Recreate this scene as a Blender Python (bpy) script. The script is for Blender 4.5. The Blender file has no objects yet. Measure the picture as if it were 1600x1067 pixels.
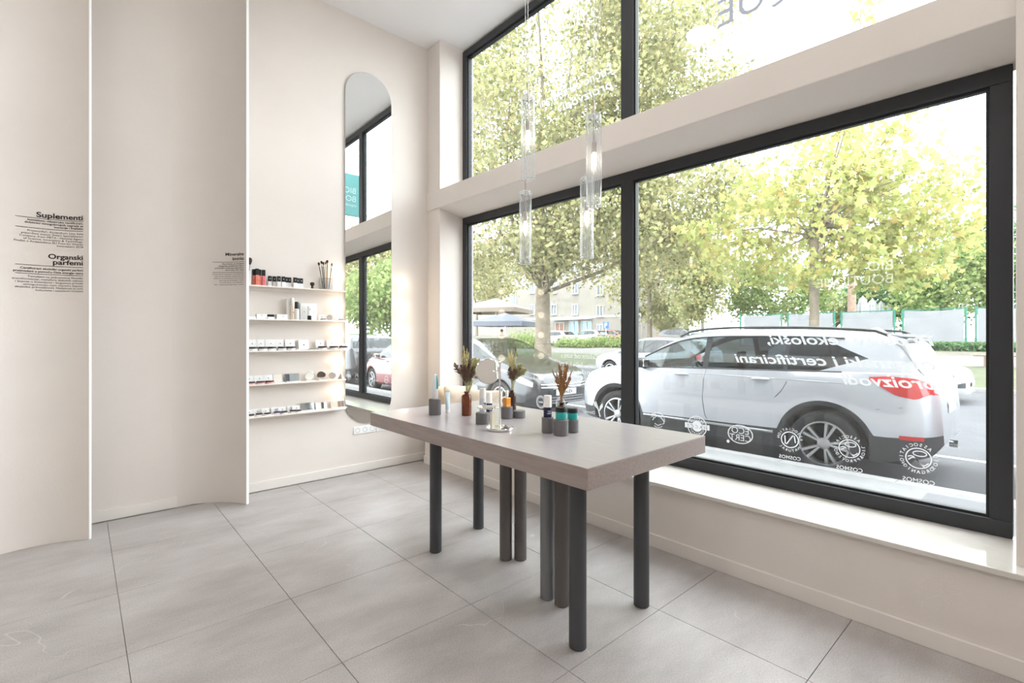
import bpy, bmesh, math, random
import numpy as np
from mathutils import Vector, Matrix
random.seed(7); RNG = np.random.default_rng(7)
PI = math.pi
SC = bpy.context.scene
COL = SC.collection
# ------------------------------------------------------------------ camera, sky, exposure
FPX, HZN, YAW, EYE = 760.0, 526.0, math.radians(41.65), 1.45
cam_d = bpy.data.cameras.new('camera'); cam = bpy.data.objects.new('camera', cam_d); COL.objects.link(cam)
cam.location = (0, 0, EYE); cam.rotation_euler = (PI/2, 0, -YAW)
cam_d.sensor_width = 36; cam_d.lens = FPX/1600*36; cam_d.shift_y = -(533.5-HZN)/1600
cam_d.clip_start = .05; cam_d.clip_end = 400
SC.camera = cam
W = bpy.data.worlds.new('overcast_sky'); SC.world = W; W.use_nodes = True
bgn = W.node_tree.nodes['Background']; bgn.inputs[0].default_value = (.90, .955, 1, 1); bgn.inputs[1].default_value = 3.5
SC.view_settings.view_transform = 'Standard'; SC.view_settings.look = 'None'
SC.view_settings.gamma = 1; SC.view_settings.exposure = 1.4; SC.view_settings.use_curve_mapping = False
LAMP_W = 28.0       # emission of the round ceiling lamps, all but one of them added fill
BULB_E = 2.6        # emission of the vanity bulbs
# ------------------------------------------------------------------ pixel helpers (1600 x 1067) used to measure places
FX, FY = math.sin(YAW), math.cos(YAW)
def ray(x, y):
    u = (x-800)/FPX
    return Vector((FX+u*FY, FY-u*FX, (HZN-y)/FPX))
EYEV = Vector((0, 0, EYE))
def onX(x, y, X): r = ray(x, y); return EYEV+r*(X/r.x)
def onY(x, y, Y): r = ray(x, y); return EYEV+r*(Y/r.y)
def onZ(x, y, z): r = ray(x, y); return EYEV+r*((z-EYE)/r.z)
def att(x, y, t): return EYEV+ray(x, y)*t
# ------------------------------------------------------------------ materials
MATS = {}
def mat(name, col, rough=.5, metal=0, noise=0, nscale=8, bump=0, bscale=60, spec=.5, emit=0, ecol=None, trans=0, coat=0, ior=1.45, alpha=1, stretch=None, coord='Object'):
    if name in MATS: return MATS[name]
    m = bpy.data.materials.new(name); m.use_nodes = True; MATS[name] = m
    nt = m.node_tree; b = nt.nodes['Principled BSDF']
    c4 = (*col, 1)
    b.inputs['Base Color'].default_value = c4; b.inputs['Roughness'].default_value = rough
    b.inputs['Metallic'].default_value = metal; b.inputs['Specular IOR Level'].default_value = spec
    b.inputs['IOR'].default_value = ior; b.inputs['Transmission Weight'].default_value = trans
    b.inputs['Coat Weight'].default_value = coat; b.inputs['Alpha'].default_value = alpha
    if emit:
        b.inputs['Emission Color'].default_value = (*(ecol or col), 1); b.inputs['Emission Strength'].default_value = emit
    if noise or bump:
        tc = nt.nodes.new('ShaderNodeTexCoord'); src = tc.outputs[coord]
        if stretch:
            mp = nt.nodes.new('ShaderNodeMapping'); mp.inputs['Scale'].default_value = stretch
            nt.links.new(src, mp.inputs[0]); src = mp.outputs[0]
    if noise:
        n = nt.nodes.new('ShaderNodeTexNoise'); n.inputs['Scale'].default_value = nscale; n.inputs['Detail'].default_value = 5
        nt.links.new(src, n.inputs['Vector'])
        r = nt.nodes.new('ShaderNodeValToRGB'); r.color_ramp.elements[0].position = .3; r.color_ramp.elements[1].position = .7
        r.color_ramp.elements[0].color = (*[max(0, c*(1-noise)) for c in col], 1)
        r.color_ramp.elements[1].color = (*[min(1, c*(1+noise)) for c in col], 1)
        nt.links.new(n.outputs['Fac'], r.inputs[0]); nt.links.new(r.outputs[0], b.inputs['Base Color'])
    if bump:
        n2 = nt.nodes.new('ShaderNodeTexNoise'); n2.inputs['Scale'].default_value = bscale; n2.inputs['Detail'].default_value = 4
        nt.links.new(src, n2.inputs['Vector'])
        bp = nt.nodes.new('ShaderNodeBump'); bp.inputs['Strength'].default_value = bump; bp.inputs['Distance'].default_value = .01
        nt.links.new(n2.outputs['Fac'], bp.inputs['Height']); nt.links.new(bp.outputs[0], b.inputs['Normal'])
    return m
def pane_mat(name, tint=(1, 1, 1), refl=1.0, rough=0, haze=0.0):
    """thin clear sheet: straight transmission with a Fresnel reflection"""
    if name in MATS: return MATS[name]
    m = bpy.data.materials.new(name); m.use_nodes = True; MATS[name] = m
    nt = m.node_tree; nt.nodes.clear()
    o = nt.nodes.new('ShaderNodeOutputMaterial'); t = nt.nodes.new('ShaderNodeBsdfTransparent'); g = nt.nodes.new('ShaderNodeBsdfGlossy')
    mx = nt.nodes.new('ShaderNodeMixShader'); ml = nt.nodes.new('ShaderNodeMath'); ml.operation = 'MULTIPLY'; ml.inputs[1].default_value = refl; ml.use_clamp = True
    ge = nt.nodes.new('ShaderNodeNewGeometry'); dt = nt.nodes.new('ShaderNodeVectorMath'); dt.operation = 'DOT_PRODUCT'; nt.links.new(ge.outputs['Normal'], dt.inputs[0]); nt.links.new(ge.outputs['Incoming'], dt.inputs[1])
    def mth(op, a, b_):
        q = nt.nodes.new('ShaderNodeMath'); q.operation = op
        for k_, v_ in ((0, a), (1, b_)):
            if v_ is None: continue
            if isinstance(v_, (int, float)): q.inputs[k_].default_value = v_
            else: nt.links.new(v_, q.inputs[k_])
        return q.outputs[0]
    ab = mth('ABSOLUTE', dt.outputs['Value'], None); pw = mth('POWER', mth('SUBTRACT', 1.0, ab), 5.0); fres = mth('ADD', mth('MULTIPLY', pw, .96), .04)
    t.inputs[0].default_value = (*tint, 1); g.inputs['Roughness'].default_value = rough
    nt.links.new(fres, ml.inputs[0]); nt.links.new(ml.outputs[0], mx.inputs[0])
    nt.links.new(t.outputs[0], mx.inputs[1]); nt.links.new(g.outputs[0], mx.inputs[2])
    last = mx
    if haze:
        d = nt.nodes.new('ShaderNodeBsdfDiffuse'); tr = nt.nodes.new('ShaderNodeBsdfTranslucent'); a = nt.nodes.new('ShaderNodeMixShader'); h = nt.nodes.new('ShaderNodeMixShader')
        a.inputs[0].default_value = .5; h.inputs[0].default_value = haze
        nt.links.new(d.outputs[0], a.inputs[1]); nt.links.new(tr.outputs[0], a.inputs[2])
        nt.links.new(mx.outputs[0], h.inputs[1]); nt.links.new(a.outputs[0], h.inputs[2]); last = h
    nt.links.new(last.outputs[0], o.inputs[0])
    return m
def leaf_mat(name, cols, transl=.5):
    if name in MATS: return MATS[name]
    m = bpy.data.materials.new(name); m.use_nodes = True; MATS[name] = m
    nt = m.node_tree; nt.nodes.clear()
    o = nt.nodes.new('ShaderNodeOutputMaterial'); d = nt.nodes.new('ShaderNodeBsdfDiffuse'); t = nt.nodes.new('ShaderNodeBsdfTranslucent'); mx = nt.nodes.new('ShaderNodeMixShader')
    g = nt.nodes.new('ShaderNodeNewGeometry'); r = nt.nodes.new('ShaderNodeValToRGB')
    el = r.color_ramp.elements
    while len(el) < len(cols): el.new(.5)
    for i, c in enumerate(cols):
        el[i].position = i/(len(cols)-1)*.98; el[i].color = (*c, 1)
    nt.links.new(g.outputs['Random Per Island'], r.inputs[0])
    nt.links.new(r.outputs[0], d.inputs[0]); nt.links.new(r.outputs[0], t.inputs[0])
    mx.inputs[0].default_value = transl
    nt.links.new(d.outputs[0], mx.inputs[1]); nt.links.new(t.outputs[0], mx.inputs[2]); nt.links.new(mx.outputs[0], o.inputs[0])
    return m
WALL = mat('warm_plaster', (.775, .72, .672), .75, bump=.08, bscale=90, noise=.015, nscale=3)
CEIL = mat('ceiling_paint', (.94, .935, .935), .8, bump=.05, bscale=80)
BASE = mat('baseboard_paint', (.81, .765, .72), .5)
FRAME = mat('anthracite_aluminium', (.028, .030, .034), .42, bump=.03, bscale=300)
GASKET = mat('black_rubber', (.008, .008, .009), .5)
GLASS = pane_mat('window_glass', (.97, .985, .98), 1.0, haze=.012)
STONE = mat('polished_limestone', (.70, .665, .62), .12, noise=.04, nscale=14, coat=.3)
CHROME = mat('chrome', (.85, .84, .83), .06, 1)
STEEL = mat('brushed_nickel', (.42, .37, .33), .3, 1)
MIRROR = mat('mirror_silver', (.93, .945, .94), .0, 1)
WHITE = mat('white_plastic', (.86, .86, .86), .35)
BLACK = mat('black_plastic', (.012, .012, .013), .35)
VINYL = leaf_mat('white_vinyl', [(.55, .55, .56), (.55, .55, .56)], .5)   # vinyl films let the daylight through
GREYV = leaf_mat('grey_vinyl', [(.27, .27, .30), (.27, .27, .30)], .45)
PRINT = mat('dark_print', (.035, .03, .03), .7)
# ------------------------------------------------------------------ mesh helpers
class MB:
    def __init__(s): s.v = []; s.f = []
    def add(s, vs, fs):
        o = len(s.v); s.v += [tuple(p) for p in vs]; s.f += [tuple(i+o for i in f) for f in fs]; return s
    def box(s, a, b):
        x0, y0, z0 = a; x1, y1, z1 = b
        return s.add([(x0,y0,z0),(x1,y0,z0),(x1,y1,z0),(x0,y1,z0),(x0,y0,z1),(x1,y0,z1),(x1,y1,z1),(x0,y1,z1)],
                     [(0,3,2,1),(4,5,6,7),(0,1,5,4),(1,2,6,5),(2,3,7,6),(3,0,4,7)])
    def hexa(s, p):   # eight corners, bottom four then top four
        return s.add(p, [(0,3,2,1),(4,5,6,7),(0,1,5,4),(1,2,6,5),(2,3,7,6),(3,0,4,7)])
    def lathe(s, prof, c=(0,0,0), n=24, cap=True):
        m = len(prof); vs = []
        for r, z in prof:
            for k in range(n):
                a = 2*PI*k/n; vs.append((c[0]+r*math.cos(a), c[1]+r*math.sin(a), c[2]+z))
        fs = []
        for i in range(m-1):
            for k in range(n):
                k2 = (k+1) % n; fs.append((i*n+k, i*n+k2, (i+1)*n+k2, (i+1)*n+k))
        if cap:
            if prof[0][0] > 1e-6: fs.append(tuple(range(n-1, -1, -1)))
            if prof[-1][0] > 1e-6: fs.append(tuple(range((m-1)*n, m*n)))
        return s.add(vs, fs)
    def cyl(s, c, r, z0, z1, n=24, bev=0):
        if bev: return s.lathe([(r-bev, z0), (r, z0+bev), (r, z1-bev), (r-bev, z1)], (c[0], c[1], 0), n)
        return s.lathe([(r, z0), (r, z1)], (c[0], c[1], 0), n)
    def tube(s, pts, r, n=8, cap=True):
        pts = [Vector(p) for p in pts]; rr = r if isinstance(r, (list, tuple)) else [r]*len(pts)
        vs = []; up = Vector((0, 0, 1)); prev = None
        for i, p in enumerate(pts):
            t = (pts[min(i+1, len(pts)-1)]-pts[max(i-1, 0)]).normalized()
            if prev is None:
                a = t.cross(up)
                if a.length < 1e-3: a = t.cross(Vector((1, 0, 0)))
                a.normalize()
            else:
                a = prev-t*prev.dot(t)
                if a.length < 1e-6: a = t.cross(up)
                a.normalize()
            prev = a; b = t.cross(a)
            for k in range(n):
                q = 2*PI*k/n; vs.append(p+(a*math.cos(q)+b*math.sin(q))*rr[i])
        fs = []
        for i in range(len(pts)-1):
            for k in range(n):
                k2 = (k+1) % n; fs.append((i*n+k, (i+1)*n+k, (i+1)*n+k2, i*n+k2))
        if cap: fs += [tuple(range(n)), tuple(range(len(vs)-1, len(vs)-n-1, -1))]
        return s.add(vs, fs)
    def sphere(s, c, r, n=16, m=10, sc=(1,1,1)):
        prof = [(max(r*math.sin(PI*i/m), 0 if i in (0, m) else 1e-5), -r*math.cos(PI*i/m)) for i in range(m+1)]
        o = len(s.v); s.lathe(prof, (0,0,0), n, False)
        for i in range(o, len(s.v)):
            x, y, z = s.v[i]; s.v[i] = (c[0]+x*sc[0], c[1]+y*sc[1], c[2]+z*sc[2])
        return s
    def prism(s, poly, d0, d1, ax='z'):
        n = len(poly)
        def P(u, w, d): return {'z': (u, w, d), 'y': (u, d, w), 'x': (d, u, w)}[ax]
        vs = [P(u, w, d0) for u, w in poly]+[P(u, w, d1) for u, w in poly]
        fs = [tuple(range(n-1, -1, -1)), tuple(range(n, 2*n))]+[(i, (i+1) % n, n+(i+1) % n, n+i) for i in range(n)]
        return s.add(vs, fs)
    def grid(s, rows):   # rows of points
        m = len(rows); n = len(rows[0])
        return s.add([p for r in rows for p in r], [(i*n+j, i*n+j+1, (i+1)*n+j+1, (i+1)*n+j) for i in range(m-1) for j in range(n-1)])
    def xf(s, M, start=0):
        for i in range(start, len(s.v)): s.v[i] = tuple(M @ Vector(s.v[i]))
        return s
    def mesh(s, name):
        me = bpy.data.meshes.new(name); me.from_pydata([tuple(p) for p in s.v], [], s.f); me.update(); return me
    def build(s, name, m, parent=None, smooth=0, fix=True, bev=0, loc=None):
        me = s.mesh(name)
        if fix:
            bm = bmesh.new(); bm.from_mesh(me); bmesh.ops.recalc_face_normals(bm, faces=bm.faces); bm.to_mesh(me); bm.free()
        return obj(name, me, m, parent, smooth, bev, loc)
def obj(name, me, m, parent=None, smooth=0, bev=0, loc=None):
    o = bpy.data.objects.new(name, me); COL.objects.link(o)
    if m is not None and not me.materials: me.materials.append(m)
    if parent is not None: o.parent = parent
    if loc is not None: o.location = loc
    if bev:
        b = o.modifiers.new('bevel', 'BEVEL'); b.width = bev; b.segments = 2; b.limit_method = 'ANGLE'
    if smooth:
        me.polygons.foreach_set('use_smooth', [True]*len(me.polygons)); me.set_sharp_from_angle(angle=math.radians(smooth))
    return o
def tag(o, label=None, cat=None, group=None, kind=None):
    if label: o['label'] = label
    if cat: o['category'] = cat
    if group: o['group'] = group
    if kind: o['kind'] = kind
    return o
def thing(name, label, cat, loc=(0,0,0), rz=0, group=None):
    o = bpy.data.objects.new(name, None); COL.objects.link(o); o.location = loc; o.rotation_euler = (0, 0, rz); o.empty_display_size = .05
    return tag(o, label, cat, group)
def struct(o): o['kind'] = 'structure'; return o
def clone(o, parent=None):
    c = o.copy(); COL.objects.link(c); c.parent = parent
    for ch in o.children: clone(ch, c)
    return c
ORD = ['first', 'second', 'third', 'fourth', 'fifth', 'sixth', 'seventh', 'eighth', 'ninth', 'tenth', 'eleventh', 'twelfth']
def text2d(s, size=1, align='LEFT', shear=0, bold=0, space=1, line=1):
    cu = bpy.data.curves.new('tmp', 'FONT'); cu.body = s; cu.size = size; cu.align_x = align; cu.shear = shear; cu.offset = bold*size
    cu.space_character = space; cu.space_line = line; cu.resolution_u = 4; cu.fill_mode = 'FRONT' if False else 'BOTH'
    ob = bpy.data.objects.new('tmp', cu); COL.objects.link(ob)
    dg = bpy.context.evaluated_depsgraph_get(); dg.update()
    me = bpy.data.meshes.new_from_object(ob.evaluated_get(dg))
    vs = [tuple(v.co[:2]) for v in me.vertices]; fs = [tuple(p.vertices) for p in me.polygons]
    bpy.data.objects.remove(ob); bpy.data.curves.remove(cu); bpy.data.meshes.remove(me)
    return vs, fs
def add_text(mb, s, mapf, **k):
    vs, fs = text2d(s, **k); mb.add([mapf(x, y) for x, y in vs], fs)
    return max([v[0] for v in vs] or [0])
# ------------------------------------------------------------------ room shell
XW, XF, YB, ZC = 2.97, 3.42, 5.0, 4.87       # low window wall, window frame, back wall, ceiling
SL = .0155                                     # the lintel beam runs very slightly out of level
XL, YR = -3.0, -3.4                            # left and rear walls behind the camera
floor = struct(MB().box((XL-.2, YR-.2, -.12), (XF+.25, YB+.25, -.006)).build('floor', mat('tile_grout', (.36, .34, .325), .85)))
def floor_tile_mat():
    m = bpy.data.materials.new('grey_stone_tile'); m.use_nodes = True; nt = m.node_tree; b = nt.nodes['Principled BSDF']
    N = nt.nodes.new; L = nt.links.new
    g = N('ShaderNodeNewGeometry')
    n1 = N('ShaderNodeTexNoise'); n1.inputs['Scale'].default_value = 1.6; n1.inputs['Detail'].default_value = 8; n1.inputs['Roughness'].default_value = .62
    mp = N('ShaderNodeMapping'); mp.inputs['Scale'].default_value = (1, 2.2, 1); mp.inputs['Rotation'].default_value = (0, 0, .5)
    L(g.outputs['Position'], mp.inputs[0]); L(mp.outputs[0], n1.inputs['Vector'])
    r1 = N('ShaderNodeValToRGB'); r1.color_ramp.elements[0].position = .32; r1.color_ramp.elements[1].position = .70
    r1.color_ramp.elements[0].color = (.375, .343, .33, 1); r1.color_ramp.elements[1].color = (.525, .495, .485, 1)
    L(n1.outputs['Fac'], r1.inputs[0])
    n2 = N('ShaderNodeTexNoise'); n2.inputs['Scale'].default_value = 140; n2.inputs['Detail'].default_value = 3; L(g.outputs['Position'], n2.inputs['Vector'])
    r2 = N('ShaderNodeValToRGB'); r2.color_ramp.elements[0].position = .3; r2.color_ramp.elements[1].position = .7
    r2.color_ramp.elements[0].color = (.82, .82, .82, 1); r2.color_ramp.elements[1].color = (1.1, 1.1, 1.1, 1); L(n2.outputs['Fac'], r2.inputs[0])
    mu = N('ShaderNodeMixRGB'); mu.blend_type = 'MULTIPLY'; mu.inputs[0].default_value = 1; L(r1.outputs[0], mu.inputs[1]); L(r2.outputs[0], mu.inputs[2])
    # fine pale veins
    wv = N('ShaderNodeTexNoise'); wv.inputs['Scale'].default_value = 1.3; wv.inputs['Detail'].default_value = 3; wv.inputs['Distortion'].default_value = .6; L(g.outputs['Position'], wv.inputs['Vector'])
    rv = N('ShaderNodeValToRGB'); e = rv.color_ramp.elements; e[0].position = .497; e[0].color = (0,0,0,1); e[1].position = .5; e[1].color = (1,1,1,1); x = e.new(.503); x.color = (0,0,0,1)
    L(wv.outputs['Fac'], rv.inputs[0])
    gate = N('ShaderNodeTexNoise'); gate.inputs['Scale'].default_value = 2.1; L(g.outputs['Position'], gate.inputs['Vector'])
    rg = N('ShaderNodeValToRGB'); rg.color_ramp.elements[0].position = .55; rg.color_ramp.elements[1].position = .62; L(gate.outputs['Fac'], rg.inputs[0])
    mm = N('ShaderNodeMath'); mm.operation = 'MULTIPLY'; L(rv.outputs[0], mm.inputs[0]); L(rg.outputs[0], mm.inputs[1])
    m2 = N('ShaderNodeMath'); m2.operation = 'MULTIPLY'; m2.inputs[1].default_value = .55; L(mm.outputs[0], m2.inputs[0])
    mv = N('ShaderNodeMixRGB'); L(m2.outputs[0], mv.inputs[0]); L(mu.outputs[0], mv.inputs[1]); mv.inputs[2].default_value = (.66, .64, .62, 1)
    L(mv.outputs[0], b.inputs['Base Color']); b.inputs['Roughness'].default_value = .42
    bp = N('ShaderNodeBump'); bp.inputs['Strength'].default_value = .12; bp.inputs['Distance'].default_value = .004; L(n2.outputs['Fac'], bp.inputs['Height']); L(bp.outputs[0], b.inputs['Normal'])
    return m
TILE = floor_tile_mat()
tw, td, gap = .712, .707, .0026
tile_me = {}
xs = [3.01-tw*k for k in range(0, 10)]; ys = [-2.83+td*k for k in range(-1, 12)]
for a in range(9):
    for b in range(len(ys)-1):
        x1, x0 = min(xs[a], XW), max(xs[a+1], XL); y0, y1 = max(ys[b], YR), min(ys[b+1], YB)
        if x1-x0 < .02 or y1-y0 < .02: continue
        key = (round(x1-x0, 3), round(y1-y0, 3))
        if key not in tile_me:
            w, d = key[0]/2-gap/2, key[1]/2-gap/2; q = .0012
            mb = MB(); mb.add([(-w,-d,-.008),(w,-d,-.008),(w,d,-.008),(-w,d,-.008),(-w,-d,-q),(w,-d,-q),(w,d,-q),(-w,d,-q),(-w+q,-d+q,0),(w-q,-d+q,0),(w-q,d-q,0),(-w+q,d-q,0)],
                   [(0,1,5,4),(1,2,6,5),(2,3,7,6),(3,0,4,7),(4,5,9,8),(5,6,10,9),(6,7,11,10),(7,4,8,11),(8,9,10,11)])
            tile_me[key] = mb.mesh('tile'); tile_me[key].materials.append(TILE)
        obj('tile', tile_me[key], None, floor, loc=((x0+x1)/2, (y0+y1)/2, 0))
struct(MB().box((XL-.2, YR-.2, ZC), (XF+.15, YB+.25, ZC+.2)).build('ceiling', CEIL))
struct(MB().box((XL-.2, YB, -.1), (XF+.35, YB+.25, ZC)).build('wall_back', WALL))
struct(MB().box((XL-.2, YR-.2, -.1), (XL, YB, ZC)).build('wall_left', WALL))
struct(MB().box((XL-.2, YR-.2, -.1), (XF+.35, YR, ZC)).build('wall_rear', WALL))
# window side: low wall, far pier, near pier and lintel beam
ww = MB().box((XW, YR, -.1), (XF+.16, 4.85, .425))
ww.box((3.10, 4.735, .425), (XF+.16, YB, ZC)).box((3.10, 4.85, -.1), (XF+.16, YB, .425))
ww.box((3.05, YR, .425), (XF+.16, .125, ZC))
struct(ww.build('wall_window', WALL, bev=.006))
bm_ = MB()
def slz(z, y): return z+SL*(y-2.0)
y0, y1 = YR+.01, YB
zb0, zb1 = 2.893, 3.098
bm_.hexa([(3.08,y0,slz(zb0,y0)),(3.5,y0,slz(zb0-.085,y0)),(3.5,y1,slz(zb0-.085,y1)),(3.08,y1,slz(zb0,y1)),(3.08,y0,slz(zb1,y0)),(3.5,y0,slz(zb1,y0)),(3.5,y1,slz(zb1,y1)),(3.08,y1,slz(zb1,y1))])
struct(bm_.build('trim_1', WALL, bev=.006))
sill = MB().box((XW-.025, YR, .425), (XF+.02, 4.86, .452))
struct(sill.build('trim_2', STONE, bev=.004))
bb = MB().box((XW-.016, YR, .0), (XW, 4.85, .088)); struct(bb.build('baseboard_window', BASE, bev=.003))
bb = MB().box((1.11, YB-.016, 0), (3.10, YB, .088)); struct(bb.build('baseboard_back', BASE, bev=.003))
bb = MB().box((.05, YB-.016, 0), (.62, YB, .088)); struct(bb.build('baseboard_niche', BASE, bev=.003))
# ------------------------------------------------------------------ windows
def window(nm, yA, yB, zlo, zhi, ym, tilt_lo, tilt_hi):
    """frame between yA and yB with one mullion at ym; zlo/zhi at y=2"""
    lo = lambda y: zlo+tilt_lo*(y-2); hi = lambda y: zhi+tilt_hi*(y-2)
    root = bpy.data.objects.new(nm, None); COL.objects.link(root); root['kind'] = 'structure'; root.location = (XF, (yA+yB)/2, zlo)
    inv = Matrix.Translation((-XF, -(yA+yB)/2, -zlo))
    fw, dp = .082, .085
    def bar(name, ya, yb, la, lb, ha, hb, x0, x1, m, par, bv=.004):
        b = MB().hexa([(x0,ya,la),(x1,ya,la),(x1,yb,lb),(x0,yb,lb),(x0,ya,ha),(x1,ya,ha),(x1,yb,hb),(x0,yb,hb)]); b.xf(inv)
        return b.build(name, m, par, bev=bv)
    X0, X1 = XF, XF+dp
    bar('frame_rail', yA, yB, lo(yA), lo(yB), lo(yA)+fw, lo(yB)+fw, X0, X1, FRAME, root)
    bar('frame_rail', yA, yB, hi(yA)-fw, hi(yB)-fw, hi(yA), hi(yB), X0, X1, FRAME, root)
    bar('frame_stile', yA, yA+fw, lo(yA)+fw, lo(yA+fw)+fw, hi(yA)-fw, hi(yA+fw)-fw, X0, X1, FRAME, root)
    bar('frame_stile', yB-fw, yB, lo(yB-fw)+fw, lo(yB)+fw, hi(yB-fw)-fw, hi(yB)-fw, X0, X1, FRAME, root)
    mw = .118/2
    bar('mullion', ym-mw, ym+mw, lo(ym)+fw, lo(ym)+fw, hi(ym)-fw, hi(ym)-fw, X0, X1, FRAME, root)
    for ya, yb in ((yA+fw, ym-mw), (ym+mw, yB-fw)):
        bar('pane', ya, yb, lo(ya)+fw, lo(yb)+fw, hi(ya)-fw, hi(yb)-fw, XF+.052, XF+.056, GLASS, root, 0)
        g = MB(); q = .014; x0, x1 = XF+.018, XF+.05
        for p in ([(ya,lo(ya)+fw),(yb,lo(yb)+fw),(yb,lo(yb)+fw+q),(ya,lo(ya)+fw+q)], [(ya,hi(ya)-fw-q),(yb,hi(yb)-fw-q),(yb,hi(yb)-fw),(ya,hi(ya)-fw)],
                  [(ya,lo(ya)+fw+q),(ya+q,lo(ya)+fw+q),(ya+q,hi(ya)-fw-q),(ya,hi(ya)-fw-q)], [(yb-q,lo(yb)+fw+q),(yb,lo(yb)+fw+q),(yb,hi(yb)-fw-q),(yb-q,hi(yb)-fw-q)]):
            g.prism(p, x0, x1, 'x')
        g.xf(inv); g.build('glazing_bead', GASKET, root)
    return root
window('window_1', .15, 4.735, .455, 2.82, 2.40, 0, SL)
window('window_2', .15, 4.735, 3.03, 4.845, 2.40, SL, 0)
XG = XF+.0505       # inner face of the glass
# ------------------------------------------------------------------ curved partition panels with printed texts
def arc_panel(nm, label, cx, cy, r, a0, a1, thick, loc):
    """vertical curved sheet; angle measured from +Y towards +X, concave towards the room"""
    n = 36; inner = []; outer = []
    for k in range(n+1):
        a = a0+(a1-a0)*k/n
        inner.append((cx+r*math.sin(a), cy+r*math.cos(a))); outer.append((cx+(r+thick)*math.sin(a), cy+(r+thick)*math.cos(a)))
    poly = inner+outer[::-1]
    root = thing(nm, label, 'partition', loc)
    iv = Matrix.Translation(-Vector(loc))
    MB().prism(poly, .001, ZC-.001).xf(iv).build('curved_sheet', WALL, root, smooth=40)
    a = a1; e = MB()
    q = .0035; px, py = cx+(r-.001)*math.sin(a), cy+(r-.001)*math.cos(a); tx, ty = math.cos(a), -math.sin(a); nx, ny = math.sin(a), math.cos(a)
    e.add([(px, py, .001), (px+nx*(thick+.002), py+ny*(thick+.002), .001), (px+nx*(thick+.002)+tx*q, py+ny*(thick+.002)+ty*q, .001), (px+tx*q, py+ty*q, .001)]
          + [(px, py, ZC-.001), (px+nx*(thick+.002), py+ny*(thick+.002), ZC-.001), (px+nx*(thick+.002)+tx*q, py+ny*(thick+.002)+ty*q, ZC-.001), (px+tx*q, py+ty*q, ZC-.001)],
          [(0,3,2,1),(4,5,6,7),(0,1,5,4),(1,2,6,5),(2,3,7,6),(3,0,4,7)])
    e.xf(iv).build('edge_band', mat('white_edge_band', (.9, .89, .88), .4), root)
    return root
PB = dict(cx=.587, cy=YB-.0006-.53, r=.53, a0=0, a1=math.radians(68))
PA = dict(cx=-.24, cy=4.20, r=.5, a0=math.radians(-95), a1=math.radians(35.5))
arc_panel('curved_partition', 'curved cream partition panel beside the cosmetics shelves', PB['cx'], PB['cy'], PB['r'], PB['a0'], PB['a1'], .02, (1.08, 4.69, 0))
arc_panel('curved_partition', 'curved cream partition panel at the far left with two printed texts', PA['cx'], PA['cy'], PA['r'], PA['a0'], PA['a1'], .02, (.05, 4.6, 0))
def panel_text(P, s_off, lines, rules, nm, label):
    """lines: (text, z baseline, size, bold, width); right aligned at arc length s_off before the panel's edge"""
    mb = MB(); r = P['r']-.0025
    def mp(x, y): a = P['a1']-(s_off-x)/P['r']; return (P['cx']+r*math.sin(a), P['cy']+r*math.cos(a), y)
    for t, z, size, bold, width in lines:
        vs, fs = text2d(t, size, 'RIGHT', bold=bold)
        k = 1
        if width: k = width/max(1e-6, max(v[0] for v in vs)-min(v[0] for v in vs))
        mb.add([mp(x*k, y+z) for x, y in vs], fs)
    for z, w in rules:
        n = 8; mb.grid([[mp(-w*i/n, z+dz) for i in range(n+1)] for dz in (-.0015, .0015)])
    o = mb.build(nm, PRINT, fix=False)
    return tag(o, label, 'wall text')
def zA(y): return EYE+(HZN-y)*4.75*.735/FPX
tA = 3.52; zz = lambda y: EYE+(HZN-y)*tA/FPX
panel_text(PA, .035, [('Suplementi', zz(347), .050, .022, .255),
    ('Inovativni, višestruko certificirani,', zz(353.5), .0195, .016, .30), ('dobitnici mnogobrojnih nagrada za', zz(357.5), .0195, .016, .315), ('inovacije i kvalitetu', zz(361.5), .0195, .016, .165),
    ('Proizvođač: Accendium, Lira, Italia', zz(369.5), .0175, 0, .30), ('potvrđeni status: Smart Specialization', zz(373.5), .0175, 0, .33), ('Company, from META - National Agency', zz(377.5), .0175, 0, .34),
    ('of Science, Innovation & Technology.', zz(381.5), .0175, 0, .32), ('Finalist u Ambasadoru: EU Prize for Women', zz(385.5), .0175, 0, .365), ('Innovators 2018', zz(389.5), .0175, 0, .15)],
    [(zz(349.0), .36), (zz(364.0), .36)], 'printed_text', 'dark printed text headed Suplementi on the left partition panel')
panel_text(PA, .035, [('Organski', zz(408), .047, .022, .195), ('parfemi', zz(416.4), .047, .022, .17),
    ('Certificirani ekološki organski parfemi', zz(425.5), .0195, .016, .335), ('proizvedeni u pomoću čiste energije vjetra', zz(430), .0195, .016, .37),
    ('Temeljeni na jedinstvenoj filozofiji:', zz(437.5), .0175, 0, .30), ('transformacije, metafora dubokih odnosa', zz(441.5), .0175, 0, .375), ('i ljepote u kreacijama i bogatstvo prirode', zz(445.5), .0175, 0, .36),
    ('omogućavaju nam najveću ljepotu', zz(449.5), .0175, 0, .32), ('ekološke prihvatljivosti. Nadahnuti su svim', zz(453.5), .0175, 0, .36), ('kulturama i svjetskom mirisima', zz(457.5), .0175, 0, .26)],
    [(zz(419.5), .36), (zz(432.3), .36)], 'printed_text', 'dark printed text headed Organski parfemi lower on the left partition panel')
tB = 4.32; zy = lambda y: EYE+(HZN-y)*tB/FPX
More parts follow.
